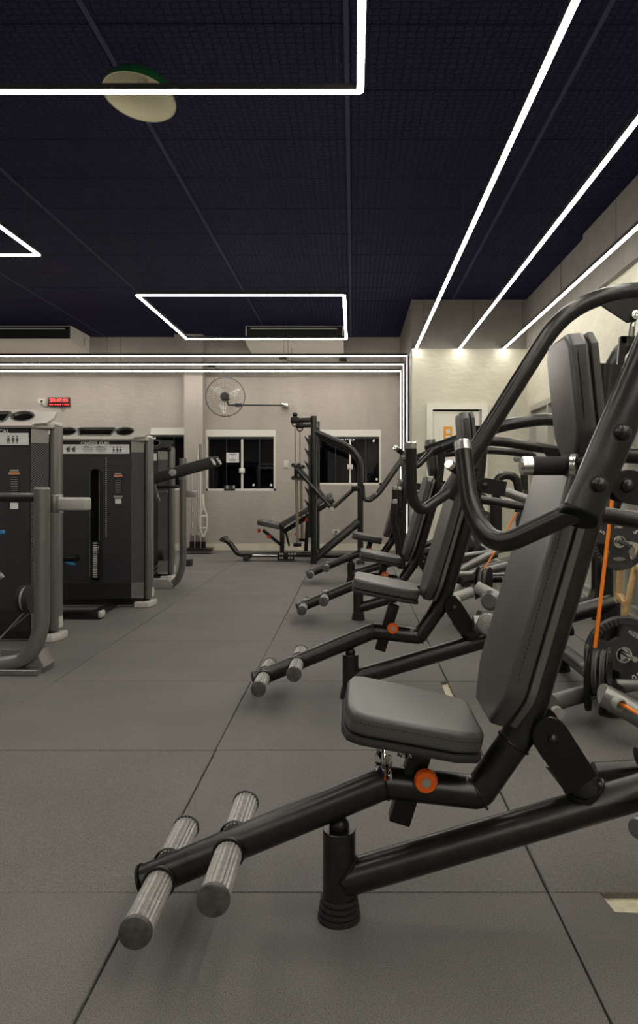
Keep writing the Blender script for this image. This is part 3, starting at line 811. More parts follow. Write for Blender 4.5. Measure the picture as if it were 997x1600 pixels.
def pulley(root, c, rad, axis=(0.9, -.42, 0.0)):
    ax = Vector(axis).normalized(); c = Vector(c)
    pl = None
    for k, off in enumerate((-.032, 0.0)):
        q = MB().lathe([(.012, -.008), (rad*.9, -.010), (rad*.93, -.006), (rad*.84, 0), (rad*.93, .006), (rad*.9, .010), (.012, .008)], c+ax*(off+.016), ax, 28).build('pulley_wheel', M_greymet, root)
    for off in (-.048, .032):
        u = Vector((0, 0, 1)); v = ax.cross(u).normalized(); Mx = Matrix(((v.x, u.x, ax.x, (c+ax*off).x), (v.y, u.y, ax.y, (c+ax*off).y), (v.z, u.z, ax.z, (c+ax*off).z), (0, 0, 0, 1)))
        out = [(rad*1.0*math.cos(t), rad*1.05*math.sin(t)) for t in [PI*k/12 for k in range(13)]]+[(-rad*.62, -rad*1.5), (rad*.62, -rad*1.5)]
        MB().slab(out, .006, Mx, bev=.001, seg=1).build('pulley_cheek', M_blackm, root)
    MB().dome(c-ax*.05+Vector((0, 0, .0)), .016, -ax, .02).build('pulley_bolt', M_greymet, root)
    MB().dome(c-ax*.05+Vector((0, .04, .01)), .016, -ax, .02).build('pulley_bolt', M_greymet, root)

G_press = 'lever press machines in a row'
r1 = thing('lever_press_machine', 'nearest black lever press machine with tilted seat, in the foreground', 'gym machine', (0, Y1, 0), G_press)
press_base(r1)
locs = [(0.02, 3.56, 0), (0.07, 5.63, 0), (0.01, 7.75, 0)]
labs = ['second black lever press machine in the row, behind the nearest one', 'third black lever press machine in the row, before the last', 'farthest black lever press machine in the row, by tall rack']
rs_ = [r1]
for l, lab in zip(locs, labs):
    c = copy_tree(r1, l); c['label'] = lab; rs_.append(c)
r2, r3, r4 = rs_[1:]
seat(r1, 0.0); seat(r2, 0.055); seat(r3, 0.0); seat(r4, 0.0)

# machine 1 arms
Ya = 1.43
A1 = lever_arm(r1, [P(910, 797, Ya), P(910, 797, Ya)+Vector((.374, 0, .869)), P(910, 797, Ya)+Vector((.70, 0, 1.03)), Vector((1.74, Ya, 1.42))], .036, [0, .2, .2, 0],
               bolts=[P(936, 757, Ya-.035), P(973, 676, Ya-.035)], tilt=(0, -.45, 0))
handle(A1, [P(724, 706, 1.62), P(735, 800, 1.57), P(775, 857, 1.50), P(905, 795, 1.44)], [.0185, .0195, .0205, .0225], [0, .05, .07, 0], cap=.024, m=M_black)
h = MB().tube([P(832, 728, 1.62), P(902, 728, 1.62)], .0205, 20).build('grip', M_rubber, A1)
MB().tube([P(813, 728, 1.62), P(834, 728, 1.62)], .0205, 20, capbev=.004).build('grip_cap', M_steel, A1)
MB().lathe([(.017, 0), (.026, 0), (.026, .012), (.017, .012), (.017, 0)], P(893, 728, 1.60), (1, -.5, 0), 24).build('grip_collar', M_steel, A1)
MB().tube([P(900, 728, 1.62), P(922, 722, 1.58), P(950, 715, 1.47)], .0155, 14, fil=.04).build('grip_stem', M_black, A1)
B1 = lever_arm(r1, [(.93, 2.07, 1.15), (1.25, 2.07, 1.85), (1.5, 2.07, 1.8), (1.74, 2.07, 1.3)], .036, [0, .2, .15, 0])
handle(B1, [(.78, 1.95, 1.36), (.80, 1.97, 1.18), (.86, 2.0, 1.11), (.95, 2.07, 1.17)], .021, .07)
MB().tube([P(968, 652, 1.72), P(1070, 660, 1.72)], .02, 14).build('link_tube', M_black, r1)
MB().tube([P(955, 709, 1.75), P(1070, 716, 1.75)], .02, 14).build('link_tube', M_black, r1)
MB().lathe([(0, 0), (.021, 0), (.023, .004), (.021, .012), (0, .013)], P(1000, 1293, 1.62), (-.75, -.65, 0), 24).build('bumper', M_greymet, r1)
MB().tube([P(1002, 1293, 1.62), (.72, 1.75, .30)], .018, 12).build('bumper_stem', M_black, r1)
# clear wrap left on the frame
mb = MB()
def crumple(mb, c, w_, h_, seed, dy=.04):
    rnd = random.Random(seed); n, m_ = 6, 6; g = []
    for i in range(n):
        row = []
        for j in range(m_):
            row.append(mb.bm.verts.new(Vector(c)+Vector(((i/(n-1)-.5)*w_+rnd.uniform(-.1, .1)*w_, rnd.uniform(-dy, dy)*.3, (j/(m_-1)-.5)*h_+rnd.uniform(-.12, .12)*h_))))
        g.append(row)
    for i in range(n-1):
        for j in range(m_-1): mb.bm.faces.new((g[i][j], g[i+1][j], g[i+1][j+1], g[i][j+1]))
crumple(mb, P(594, 1187, 1.72), .02, .055, 3); crumple(mb, P(606, 1196, 1.71), .018, .06, 4); crumple(mb, P(652, 1178, 1.69), .085, .028, 5); crumple(mb, P(632, 1174, 1.7), .03, .03, 6)
mb.build('plastic_wrap', M_film, r1, sharp=1)

# machine 2 arms
Ya = 3.24
A2 = lever_arm(r2, [P(698, 775, Ya), P(885, 478, Ya), P(1010, 446, Ya), (1.66, Ya, 1.75), (1.76, Ya, 1.3)], .0365, [0, .2, .2, .12, 0])
handle(A2, [P(642, 701, 3.1), P(643, 778, 3.12), P(657, 800, 3.14), P(700, 770, 3.22)], [.0235, .0235, .0215, .0235], [0, .07, .07, 0], cap=.028)
handle(A2, [P(705, 728, 3.14), P(735, 748, 3.24)], .021, 0, cap=.022)
mb = MB().slab([(-.10, .03), (-.095, .01), (0, -.075), (.035, -.075), (.13, .01), (.135, .05)], .012, facing(P(975, 478, 3.235), .15), bev=.002, seg=1)
br = mb.build('cord_bracket', M_blackm, r2)
MB().lathe([(0, 0), (.02, 0), (.02, .02), (.008, .022), (0, .016)], P(992, 493, 3.225), (0, -1, 0), 16).build('bracket_bolt', M_steel, br)
MB().tube([P(990, 503, 3.24), P(988, 513, 3.24)], .012, 12).build('turnbuckle_eye', M_steel, br)
MB().tube([P(988, 511, 3.24), P(986, 527, 3.24)], .0135, 12).build('turnbuckle', M_greymet, br)
mb = MB()
mb.bar(P(970, 531, 3.24), P(1012, 531, 3.24), .02, .03).bar(P(973, 527, 3.24), P(968, 586, 3.24), .02, .028).bar(P(1009, 527, 3.24), P(1004, 586, 3.24), .02, .028)
mb.build('cord_yoke', M_blackm, br)
MB().tube([P(958, 770, 3.2), P(983, 572, 3.24), P(993, 548, 3.24), P(990, 540, 3.24)], .0075, 8).build('pull_cord', M_cord, r2)
MB().tube([P(930, 1012, 3.13), P(958, 768, 3.2)], .0085, 8).build('pull_cord', M_cord, r2)
pulley(r2, P(938, 1050, 3.13), .10)
MB().lathe([(.0, -.012), (.135, -.012), (.14, 0), (.135, .012), (0, .012)], P(920, 1058, 3.2), (0.93, -.35, 0), 36).build('cam_disc', M_blackm, r2)
MB().tube([P(962, 1070, 3.3), P(1060, 1072, 3.3)], .026, 16).build('link_tube', M_greymet, r2)
tb = MB().tube([P(945, 1087, 2.98), P(1040, 1140, 2.86)], .045, 24).build('front_tube', M_greymet, r2)
MB().lathe([(0, 0), (.046, 0), (.046, .006), (0, .006)], P(945, 1087, 2.98), (-.87, -.2, .1), 24).build('end_cap', M_greylight, tb)
MB().lathe([(.022, -.02), (.026, .01), (.02, .014), (.018, -.02)], P(967, 1100, 2.9), (.3, -.9, -.2), 20).build('cord_eyelet', M_greylight, tb)
MB().tube([P(966, 1097, 2.92), P(1020, 1128, 2.76)], .0075, 8).build('pull_cord', M_cord, tb)
MB().lathe([(0, 0), (.045, 0), (.05, .01), (.045, .02), (.02, .03), (0, .03)], P(763, 974, 3.42), (-.35, -.93, 0), 28).build('bumper', M_peg, r2)
MB().tube([P(740, 974, 3.46), P(790, 972, 3.46)], .035, 18).build('bumper_stem', M_greymet, r2)
B2 = lever_arm(r2, [(1.17, 3.88, 1.33), (1.4, 3.88, 1.75), (1.6, 3.88, 1.7), (1.76, 3.88, 1.3)], .036, [0, .15, .12, 0])
handle(B2, [(1.1, 3.8, 1.4), (1.08, 3.8, 1.24), (1.13, 3.82, 1.19), (1.2, 3.88, 1.33)], .021, .05)

# machine 3 arms
Ya = 5.3
A3 = lever_arm(r3, [P(667, 706, Ya), P(788, 662, Ya), P(880, 652, Ya), (1.81, Ya, 1.3)], .043, [0, .3, .3, 0], bolts=[P(690, 698, Ya-.04)])
handle(A3, [P(634, 715, 5.15), P(640, 730, 5.2), P(652, 728, 5.22), P(676, 703, 5.28)], .022, .04)
Ya = 5.95
B3 = lever_arm(r3, [P(640, 722, Ya), P(745, 683, Ya), P(870, 704, Ya), (1.81, Ya, 1.22)], .04, [0, .3, .3, 0])
handle(B3, [P(621, 702, 5.8), P(648, 722, 5.9)], .021, 0, cap=.03)
br = MB().slab([(-.11, .04), (.11, .02), (.03, -.09), (-.03, -.09)], .012, facing(P(866, 706, 5.9)), bev=.002, seg=1).build('cord_bracket', M_blackm, r3)
MB().tube([P(862, 720, 5.8), P(848, 745, 5.7)], .01, 8).build('turnbuckle', M_steel, br)
cable(r3, [P(754, 894, 5.15), P(773, 862, 5.25), P(806, 803, 5.5), P(843, 748, 5.7)], .0065)
pulley(r3, P(757, 906, 5.14), .085)
tb = MB().tube([P(745, 917, 4.95), P(790, 940, 4.85)], .04, 20).build('front_tube', M_greylight, r3)
MB().lathe([(0, 0), (.06, 0), (.065, .012), (.045, .03), (0, .03)], P(767, 938, 4.8), (-.5, -.85, 0), 20).build('bumper', M_greymet, r3)
MB().tube([P(698, 938, 5.0), P(738, 925, 5.05)], .036, 18).build('stabiliser_tube', M_greylight, r3)
MB().lathe([(0, 0), (.018, 0), (.018, .03), (0, .03)], P(715, 937, 4.95), (0, -1, 0), 16).build('end_plug', M_white, r3)
MB().lathe([(.03, 0), (.06, .01), (.07, .03), (.06, .05), (.03, .06)], P(709, 926, 5.15), (0, -1, 0), 24).build('bumper_ring', M_greymet, r3)
u = MB().tube([P(775, 790, 5.0), P(775, 752, 5.0), P(787, 741, 5.0), P(806, 745, 5.0), P(811, 765, 5.0), P(811, 800, 5.0)], .028, 16, fil=.06).build('hook_handle', M_black, r3)
MB().tube([P(782, 744, 5.0), P(783, 737, 5.0)], .02, 12).build('hook_cap', M_white, r3)
MB().tube([P(775, 778, 5.0), P(775, 855, 5.0)], .04, 16).build('hook_post', M_black, r3)
for (a, b, rr) in ((P(716, 870, 5.5), P(770, 862, 5.5), .02), (P(770, 862, 5.5), P(803, 855, 5.6), .022), (P(708, 897, 5.35), P(775, 862, 5.45), .03), (P(720, 903, 5.5), P(800, 882, 5.6), .03),
                   (P(704, 888, 5.9), P(745, 888, 5.9), .035), (P(712, 880, 5.8), P(727, 888, 5.7), .02), (P(768, 876, 5.8), P(790, 884, 5.7), .028), (P(700, 897, 5.2), P(738, 897, 5.2), .022), (P(760, 898, 5.3), P(798, 897, 5.3), .012)):
    MB().tube([a, b], rr, 14).build('link_tube', M_greymet, r3)

# machine 4 arms, lowered
Ya = 7.4
A4 = lever_arm(r4, [P(628, 888, Ya), P(629, 790, Ya), P(640, 715, Ya), (1.3, Ya, 1.35), (1.75, Ya, 1.3)], .036, [0, .2, .25, .2, 0], bolts=[P(627, 800, Ya-.04)])
handle(A4, [P(616, 787, 7.1), P(614, 815, 7.1), P(621, 840, 7.15), P(625, 885, 7.3)], .03, .15, cap=.04)
handle(A4, [P(617, 766, 7.2), P(616, 790, 7.2)], .026, 0, cap=.035)
handle(A4, [P(624, 766, 7.35), P(624, 795, 7.35)], .024, 0, cap=.035)
handle(A4, [P(622, 789, 7.4), P(623, 810, 7.4)], .024, 0, cap=.03)
MB().tube([(1.06, 7.75, .41), (1.06, 7.2, .445)], .02, 12).build('plate_peg', M_steel, r4)
pulley(r4, (r4.location.x+.85, 7.4, .22), .085)
cable(r4, [(r4.location.x+.86, 7.4, .3), (r4.location.x+1.1, 7.5, 1.0)], .009)

# ------------------------------------------------------------------ weight plates
def weight_plate(c, r, num, label, lean=0.0, rot=0.0, group='rubber weight plates on the machine pegs', side='0', tilt=0.0):
    o = thing('weight_plate', label, 'weight plate', c, group)
    M0 = Matrix.Translation(Vector(c)) @ Matrix.Rotation(lean, 4, 'Z') @ Matrix.Rotation(tilt, 4, 'X') @ Matrix.Rotation(-rot, 4, 'Y') @ FACE
    def bean(a0, a1, ra, rb, n=9):
        o_ = [(rb*math.cos(a0+(a1-a0)*k/n), rb*math.sin(a0+(a1-a0)*k/n)) for k in range(n+1)]
        m_ = (a0+a1)/2; w_ = (a1-a0)*.30
        o_ += [(ra*math.cos(m_+w_-2*w_*k/4), ra*math.sin(m_+w_-2*w_*k/4)) for k in range(5)]
        return o_
    holes = [circle(r*.185, 20)]
    cs = [PI/2, PI/2+2*PI/3, PI/2+4*PI/3]
    for a in cs: holes.append(bean(a-.47, a+.47, r*.46, r*.78))
    body = MB().plate(circle(r*.985, 48), holes, .026, M0 @ Matrix.Translation((0, 0, -.013))).build('body', M_plate, o)
    ax = (M0.to_3x3() @ Vector((0, 0, 1))).normalized()
    MB().lathe([(r*.80, -.018), (r*.97, -.02), (r, -.012), (r, .012), (r*.97, .02), (r*.80, .018), (r*.80, -.018)], c, ax, 56).build('rim', M_plate, o)
    MB().lathe([(r*.18, -.019), (r*.21, -.019), (r*.21, .019), (r*.18, .019), (r*.18, -.019)], c, ax, 32).build('hub_ring', M_steel, o)
    for a in cs:
        mb = MB(); 
        for k in range(7):
            t = a-.40+.8*k/6
            m_ = M0 @ Matrix.Rotation(t, 4, 'Z')
            b0 = len(mb.bm.verts)
            mb.box(m_ @ Vector((r*.885, 0, .013)), (r*.2, r*.085, .026), m_.to_3x3(), bev=.004, bseg=1)
        mb.build('grip_ribs', M_platerib, o)
    mb = MB()
    t = cs[0]+PI
    mb.plate([(r*.2*math.cos(q), r*.055*math.sin(q)) for q in [2*PI*k/20 for k in range(20)]], [[(r*.185*math.cos(q), r*.042*math.sin(q)) for q in [2*PI*k/20 for k in range(20)]]], .001, M0 @ Matrix.Rotation(0, 4, 'Z') @ Matrix.Translation((0, -r*.60, .0135)))
    for k in range(7): mb.box(M0 @ Vector((r*(-.11+.036*k), -r*.60, .014)), (r*.013, r*.055*(1-.1*abs(k-3)), .001), M0.to_3x3() @ Matrix.Rotation(.2*(-1)**k, 3, 'Z'))
    mb.build('emblem', M_white, o)
    for (a, tx) in ((PI/6, num if num == '5' else side), (5*PI/6, num)):
        text('numeral', tx, r*.25, None, M_white, o, bold=.0006, matrix=M0 @ Matrix.Rotation(a-PI/2, 4, 'Z') @ Matrix.Translation((0, r*.66, .0145)))
    return o
weight_plate(P(973, 1022, 3.42), .172, '10', 'black 10 kg rubber plate low on the second machine, lower right', rot=2.62)
weight_plate(P(966, 846, 3.58), .136, '5', 'black 5 kg rubber plate above the 10 kg plate at right edge', rot=0)
weight_plate((1.29, 5.40, .235), .172, '10', 'black 10 kg plate low beside the nearest back pad', rot=1.2, lean=.25)
weight_plate((1.29, 5.40, .74), .136, '5', 'tilted 5 kg plate behind the nearest curved handle', rot=.3, lean=.2)
weight_plate((1.235, 7.66, .735), .20, '5', 'dark round plate behind the nearest curved handle, left of the cord', rot=.9)
weight_plate((1.06, 7.33, .445), .17, '10', 'plate lying among tubes right of the second back pad', rot=2.0)
weight_plate((1.22, 7.62, .235), .172, '10', 'black plate low on the farthest lever machine', rot=.2)

# wooden frame leaning by the right wall
wf = thing('wooden_frame', 'pale wooden slatted frame standing by the right wall', 'frame', (2.0, 5.6, 0))
for (a, b, nm) in (((1.90, 5.35, .02), (2.08, 5.45, .62), 'rail'), ((2.00, 5.75, .02), (2.09, 5.85, .62), 'rail'), ((1.86, 5.3, .035), (2.06, 5.8, .035), 'foot_rail'), ((2.0, 5.2, .40), (2.09, 5.85, .46), 'slat'), ((1.93, 5.36, .16), (2.03, 5.78, .16), 'slat')):
    MB().bar(a, b, .045, .035, .002).build(nm, M_wood, wf)

# ------------------------------------------------------------------ tall plate loaded rack with incline bench at the rear
YA, YBk = 9.6, 10.45
rk = thing('jammer_rack', 'tall black rack machine with swing arms before the rear windows', 'gym machine', P(510, 884, YA))
def T(name, pts, r, Y, m=M_black, fil=0.0, parent=rk, seg=14):
    return MB().tube([P(x, y, Y if len(q) == 0 else q[0]) for (x, y, *q) in pts], r, seg, fil=fil).build(name, m, parent)
for (xo, yo, Y, s) in ((0, 0, YA, 1.0), (0, 0, YBk, YA/YBk)):
    # far side frame is the same frame one rack width behind
    def Q(x, y): 
        v = P(x, y, YA); return Vector((v.x, Y, v.z))
    up = MB().tube([Q(490.5, 650), Q(490.5, 881)], .038, 16).build('upright', M_black, rk)
    MB().tube([Q(490, 673), Q(548, 699), Q(563.5, 720), Q(563.5, 867)], .037, 16, fil=.25).build('bent_brace', M_black, rk)
    MB().tube([Q(493, 874), Q(563, 816)], .037, 16).build('diagonal_brace', M_black, rk)
    MB().lathe([(0, 0), (.055, 0), (.055, .02), (.04, .05), (0, .05)], Vector((Q(563.5, 0).x, Y, 0)), (0, 0, 1), 16).build('rubber_foot', M_rubber, rk)
    MB().tube([Q(486, 656), Q(461, 656.5)], .033, 14).build('top_arm', M_black, rk)
    hd = MB().box(Q(461, 656.5), (.11, .07, .085), bev=.015).build('guide_head', M_blackm, rk)
    MB().sphere(Q(461, 648), .034).build('ball', M_blackm, hd)
    MB().tube([Q(456, 660), Q(458, 666), Q(464, 666), Q(467, 660)], .009, 8, fil=.02).build('stirrup', M_blackm, hd)
    MB().tube([Q(461.5, 664), Q(461.5, 742)], .008, 8).build('guide_cable', M_rod, rk)
    MB().tube([Q(463, 738), Q(465, 850)], .020, 12).build('guide_rod', M_rod, rk)
    cg = MB().box(Q(462.5, 737), (.045, .06, .17), bev=.008).build('carriage', M_blackm, rk)
    for zz in (727, 747):
        for xx in (458.5, 467): MB().lathe([(0, -.05), (.026, -.05), (.026, .05), (0, .05)], Q(xx, zz), (0, 1, 0), 12).build('roller', M_rubber, cg)
    MB().box(Q(465, 851), (.10, .1, .045), bev=.006).build('rod_base', M_blackm, rk)
    sw = MB().tube([Q(464, 733)+Vector((0, -.06, 0)), Q(519, 795)+Vector((0, -.06, 0))], .024, 12).build('swing_arm', M_black, rk)
    MB().lathe([(0, -.035), (.03, -.035), (.03, .035), (0, .035)], Q(519, 795)+Vector((0, -.06, 0)), (0, 1, 0), 14).build('joint', M_steel, sw)
    MB().tube([Q(521, 793), Q(553, 764)], .026, 12).build('swing_link', M_black, rk)
    MB().box(Q(557, 763.5), (.13, .07, .065), bev=.008).build('pivot_block', M_blackm, rk)
    MB().tube([Q(567, 758), Q(568, 779), Q(577, 783), Q(592, 773), Q(648, 692)], .026, 12, fil=.1).build('press_arm', M_black, rk)
    pin = MB().tube([Q(588, 771)+Vector((0, -.09, 0)), Q(588, 771)+Vector((0, .09, 0))], .012, 8).build('arm_pin', M_steel, rk)
    # saw tooth hooks up the front of the upright
    mb = MB()
    for yy in (690, 709, 729, 769, 789, 808):
        a = Q(486, yy); mb.slab([(0, -.12), (0, 0), (-.09, .08), (-.04, -.03)], .02, Matrix.Translation(a+Vector((0, .01, 0))) @ FACE, bev=0)
    mb.box(Q(484, 760), (.03, .03, 1.3))
    mb.build('hook_rail', M_blackm, rk)
for zy in (870, 661):
    a = P(490.5, zy, YA); MB().tube([a, Vector((a.x, YBk, a.z))], .034, 14).build('cross_tube', M_black, rk)
MB().tube([P(488, 868, YA+.42), P(545, 868, YA+.42)], .035, 14).build('base_tube', M_black, rk)

bn = thing('incline_bench', 'black adjustable incline bench with foot roller, inside the tall rack', 'bench', P(440, 878, YA+.4))
Yb = YA+.42
def Tb(name, pts, r, m=M_black, fil=0.0, parent=bn, Y=Yb): return MB().tube([P(x, y, Y) for x, y in pts], r, 14, fil=fil).build(name, m, parent)
Tb('base_rail', [(350, 843), (358, 847), (372, 866), (386, 866.5), (487, 866.5)], .036, fil=.09)
MB().tube([P(350, 842, Yb)+Vector((0, -.16, 0)), P(350, 842, Yb)+Vector((0, .16, 0))], .03, 16).build('foot_roller', M_rubber, bn)
MB().box(P(386, 871, Yb), (.075, .25, .05), bev=.008).build('front_foot', M_rubber, bn)
MB().tube([P(394, 868, Yb-.06), P(437, 868, Yb-.06)], .012, 10).build('chrome_rail', M_steel, bn)
sl = MB().box(P(447.5, 868, Yb), (.22, .16, .1), bev=.006).build('sled', M_blackm, bn)
mb = MB()
for xx in (438, 441.5, 452, 456, 461):
    for yy in (865.5, 871.5): mb.lathe([(0, 0), (.013, 0), (.013, .02), (0, .02)], P(xx, yy, Yb-.08), (0, -1, 0), 10)
mb.build('sled_bolts', M_steel, sl)
MB().bar(P(441, 862, Yb), P(441, 822, Yb), .07, .055, .005).build('bench_post', M_blackm, bn)
MB().bar(P(439, 851, Yb), P(411, 828, Yb), .05, .04, .004).build('seat_strut', M_blackm, bn)
MB().bar(P(452, 853, Yb), P(447, 832, Yb), .03, .025).build('seat_adjuster', M_blackm, bn)
def bench_pad(x0, y0, x1, y1, w_, th, name):
    a = P(x0, y0, Yb); b = P(x1, y1, Yb); d = (b-a).normalized(); n = Vector((-d.z, 0, d.x))
    if n.z < 0: n = -n
    L = (b-a).length
    Mx = Matrix(((0, d.x, n.x, a.x), (-1, 0, 0, a.y), (0, d.z, n.z, a.z), (0, 0, 0, 1)))
    MB().slab(rrect(-w_/2, 0, w_/2, L, .06, 3), th, Mx, bev=.022, seg=3).build(name, M_vinyl, bn)
bench_pad(402, 819, 439, 827, .3, .075, 'seat')
bench_pad(441, 825, 521, 776, .3, .075, 'back_pad')
MB().bar(P(443, 831, Yb), P(522, 781, Yb), .08, .06, .004).build('back_frame', M_blackm, bn)
MB().bar(P(478, 861, Yb), P(481, 812, Yb), .06, .05, .004).build('back_strut', M_blackm, bn)
kn = MB()
kn.lathe([(0, 0), (.026, 0), (.026, .03), (0, .03)], P(420.5, 838.5, Yb-.02), (0, -1, 0), 16).box(P(405, 829, Yb), (.035, .05, .05), bev=.006).lathe([(0, 0), (.016, 0), (.016, .03), (0, .03)], P(462, 834.5, Yb-.05), (0, -1, 0), 12)
kn.box(P(481, 813, Yb-.05), (.07, .05, .05), Matrix.Rotation(.5, 3, 'Y'), bev=.01)
kn.build('red_knobs', M_red, bn)

# ------------------------------------------------------------------ weight stack towers at the left
def placard(root, c, wd, name, y):
    pc = MB().box(c, (wd, .006, .076)).build('placard', M_placard, root)
    mb = MB()
    def ln(x, z, w_, h_): mb.box((c.x+x, c.y-.0035, c.z+z), (w_, .002, h_))
    for k, x in enumerate((-.22, -.175)):
        ln(x, -.005, .022, .035); ln(x-.014, .0, .008, .02); ln(x+.004, .018, .012, .01)
    for x in (-.06, .045):
        ln(x-.012, .022, .04, .004)
        for k in range(5): ln(x, .012-k*.008, .085-(.02 if k == 4 else 0), .002)
    for x in (.15, .18, .205):
        ln(x, .016, .010, .010); ln(x, -.004, .016, .02); ln(x-.004, -.022, .004, .016); ln(x+.004, -.022, .004, .016)
    mb.build('print', M_ink, pc)
    text('machine_name', name, .036, Vector((c.x+(.075 if name == 'VERTICAL' else 0), c.y-.002, c.z+.047)), M_white, pc, bold=.0015)

def tower(root, name, tray_mat):
    X0, Yf = root.location.x, root.location.y
    def V(x, y, z): return Vector((X0+x, Yf+y, z))
    top = 1.367
    slot = [(-.042, .25)]+[(.042, .25)]+[(.042*math.cos(a), 1.09+.042*math.sin(a)) for a in [PI*k/8 for k in range(9)]]
    slot = [(-.042, .25), (-.03, .222), (.0, .212), (.03, .222), (.042, .25)]+[(.042*math.cos(PI*k/8), 1.09+.042*math.sin(PI*k/8)) for k in range(9)]
    MB().plate([(-.285, .07), (.285, .07), (.285, top), (-.285, top)], [slot], .02, Matrix.Translation((X0, Yf+.02, 0)) @ FACE).build('front_shroud', M_perf, root)
    rimo = [(x*1.28, 1.09+(z-1.09)*1.05 if z > 1.0 else (z-.012)) for x, z in slot]
    MB().plate(rimo, [slot], .012, Matrix.Translation((X0, Yf+.004, 0)) @ FACE).build('slot_rim', M_label, root)
    MB().box(V(-.047, -.004, .68), (.008, .016, .86)).build('slot_edge', M_greymet, root)
    MB().box(V(0, .14, .68), (.56, .02, 1.2)).build('rear_panel', M_dark, root)
    mb = MB()
    for k in range(16): mb.box(V(-.005, .07, .245+k*.0185), (.075, .08, .0165))
    ws = mb.build('weight_stack', M_rubber, root)
    mb = MB()
    for k in range(16): mb.box(V(-.017, .029, .245+k*.0185), (.036, .003, .011))
    mb.build('weight_numbers', M_placard, ws)
    MB().tube([V(.012, .05, .54), V(.012, .05, 1.12)], .006, 8).build('stack_rod', M_rod, root)
    MB().tube([V(.01, .03, .5), V(.02, .0, .47), V(.012, .02, .43)], .005, 6).build('stack_pin', M_steel, root)
    # lower solid band, header
    MB().box(V(0, -.004, .135), (.565, .01, .13)).build('kick_panel', M_label, root)
    MB().box(V(0, -.004, top-.035), (.565, .012, .065)).build('header', M_label, root)
    placard(root, V(0, -.008, top-.073), .555, name, 0)
    # tape tick line, warning label
    mb = MB()
    for k in range(40): mb.box(V(.085, -.002, 1.22-k*.0165), (.006, .003, .007))
    mb.build('tick_marks', M_placard, root)
    lb = MB().box(V(.185, -.003, 1.0), (.055, .004, .17)).build('warning_label', M_label, root)
    MB().box(V(.185, -.006, 1.075), (.07, .003, .014)).build('label_stripe', M_stickor, lb)
    mb = MB().box(V(.185, -.006, 1.093), (.055, .003, .012)).box(V(.185, -.006, .905), (.07, .003, .02))
    for k in range(9): mb.box(V(.185, -.006, 1.05-k*.014), (.045, .002, .003))
    mb.build('label_print', M_greylight, lb)
    MB().box(V(.185, -.006, .868), (.05, .003, .04)).build('label_tag', M_placard, lb)
    for s in (-1, 1):
        o_ = [(0, .08), (.105, .08), (.105, top), (0, top)]
        Mx = Matrix.Translation(V(s*.288, .002, 0)) @ Matrix.Rotation(s*math.radians(28), 4, 'Z') @ (Matrix.Identity(4) if s > 0 else Matrix.Diagonal((-1, 1, 1, 1))) @ Matrix.Translation((0, .012, 0)) @ FACE
        MB().plate([(0, .2), (.105, .2), (.105, 1.27), (0, 1.27)], [], .012, Mx).build('side_panel', M_perf2, root)
        MB().plate([(0, .08), (.105, .08), (.105, .2), (0, .2)], [], .012, Mx).build('side_band', M_greymet, root)
        MB().plate([(0, 1.27), (.105, 1.27), (.105, top), (0, top)], [], .012, Mx).build('side_band', M_greymet, root)
        MB().box(V(s*.39, .10, .68), (.03, .06, 1.3)).build('post_gap', M_dark, root)
        ps = MB().slab(rrect(-.026, -.055, .026, .055, .018, 3), 1.33, Matrix.Translation(V(s*.412, .10, .06)), bev=.003, seg=1).build('post', M_greymet, root)
        ft = MB().slab([(-.10, -.03), (.01, -.03), (.04, .05), (.04, .16), (-.02, .16), (-.02, .03), (-.10, .0)], .045, Matrix.Translation(V(s*.42, .01, 0.0)) if s > 0 else Matrix.Translation(V(s*.42, .01, 0)) @ Matrix.Diagonal((-1, 1, 1, 1)), bev=.008, seg=2)
        ft.build('foot', M_whitepl, root)
        MB().box(V(s*.440, .10, .11), (.006, .06, .07)).build('foot_label', M_whitepl, ps)
    MB().box(V(0, .05, .04), (.76, .06, .05)).build('base_bar', M_black, root)
    # sloping tray with two cup holes and a phone well
    sl_ = math.radians(52)
    Mt = Matrix.Translation(V(0, -.03, top-.005)) @ Matrix.Rotation(sl_, 4, 'X')
    out = [(-.31, 0), (.31, 0), (.325, .022), (.40, .03), (.438, .085), (.44, .15), (.40, .152), (.34, .152), (.28, .17), (-.28, .17), (-.34, .152), (-.40, .152), (-.44, .15), (-.438, .085), (-.40, .03), (-.325, .022)]
    out = [(x*1.0, y*.82) for x, y in out]
    def ell(cx, rx, ry, cy): return [(cx+rx*math.cos(2*PI*k/24), cy+ry*math.sin(2*PI*k/24)) for k in range(24)]
    e1 = ell(-.235, .07, .04, .082); e2 = ell(.235, .07, .04, .082)
    well = [(-.12, .046), (-.1, .038), (.11, .038), (.125, .05), (.145, .105), (.13, .12), (-.12, .12), (-.145, .108)]
    tr = MB().plate(out, [e1, e2, well], .022, Mt).build('tray', tray_mat, root)
    mb = MB()
    for lp in (e1, e2, well):
        n_ = len(lp); a = [mb.bm.verts.new(Mt @ Vector((x, y, .0215))) for x, y in lp]; b = [mb.bm.verts.new(Mt @ Vector((x, y, -.05))) for x, y in lp]
        for i in range(n_): mb.bm.faces.new((a[i], a[(i+1) % n_], b[(i+1) % n_], b[i]))
        mb.bm.faces.new(b)
    mb.build('cup_well', M_dark, tr)
    mb = MB()
    for lp in (e1, e2, well):
        cx = sum(p[0] for p in lp)/len(lp); cy = sum(p[1] for p in lp)/len(lp)
        mb.plate([(cx+(x-cx)*1.12, cy+(y-cy)*1.16) for x, y in lp], [lp], .004, Mt @ Matrix.Translation((0, 0, .021)))
    mb.build('well_rim', M_greymet, tr)
    MB().box(V(0, .09, top+.02), (.84, .2, .05), bev=.01).build('top_cap', tray_mat, root)

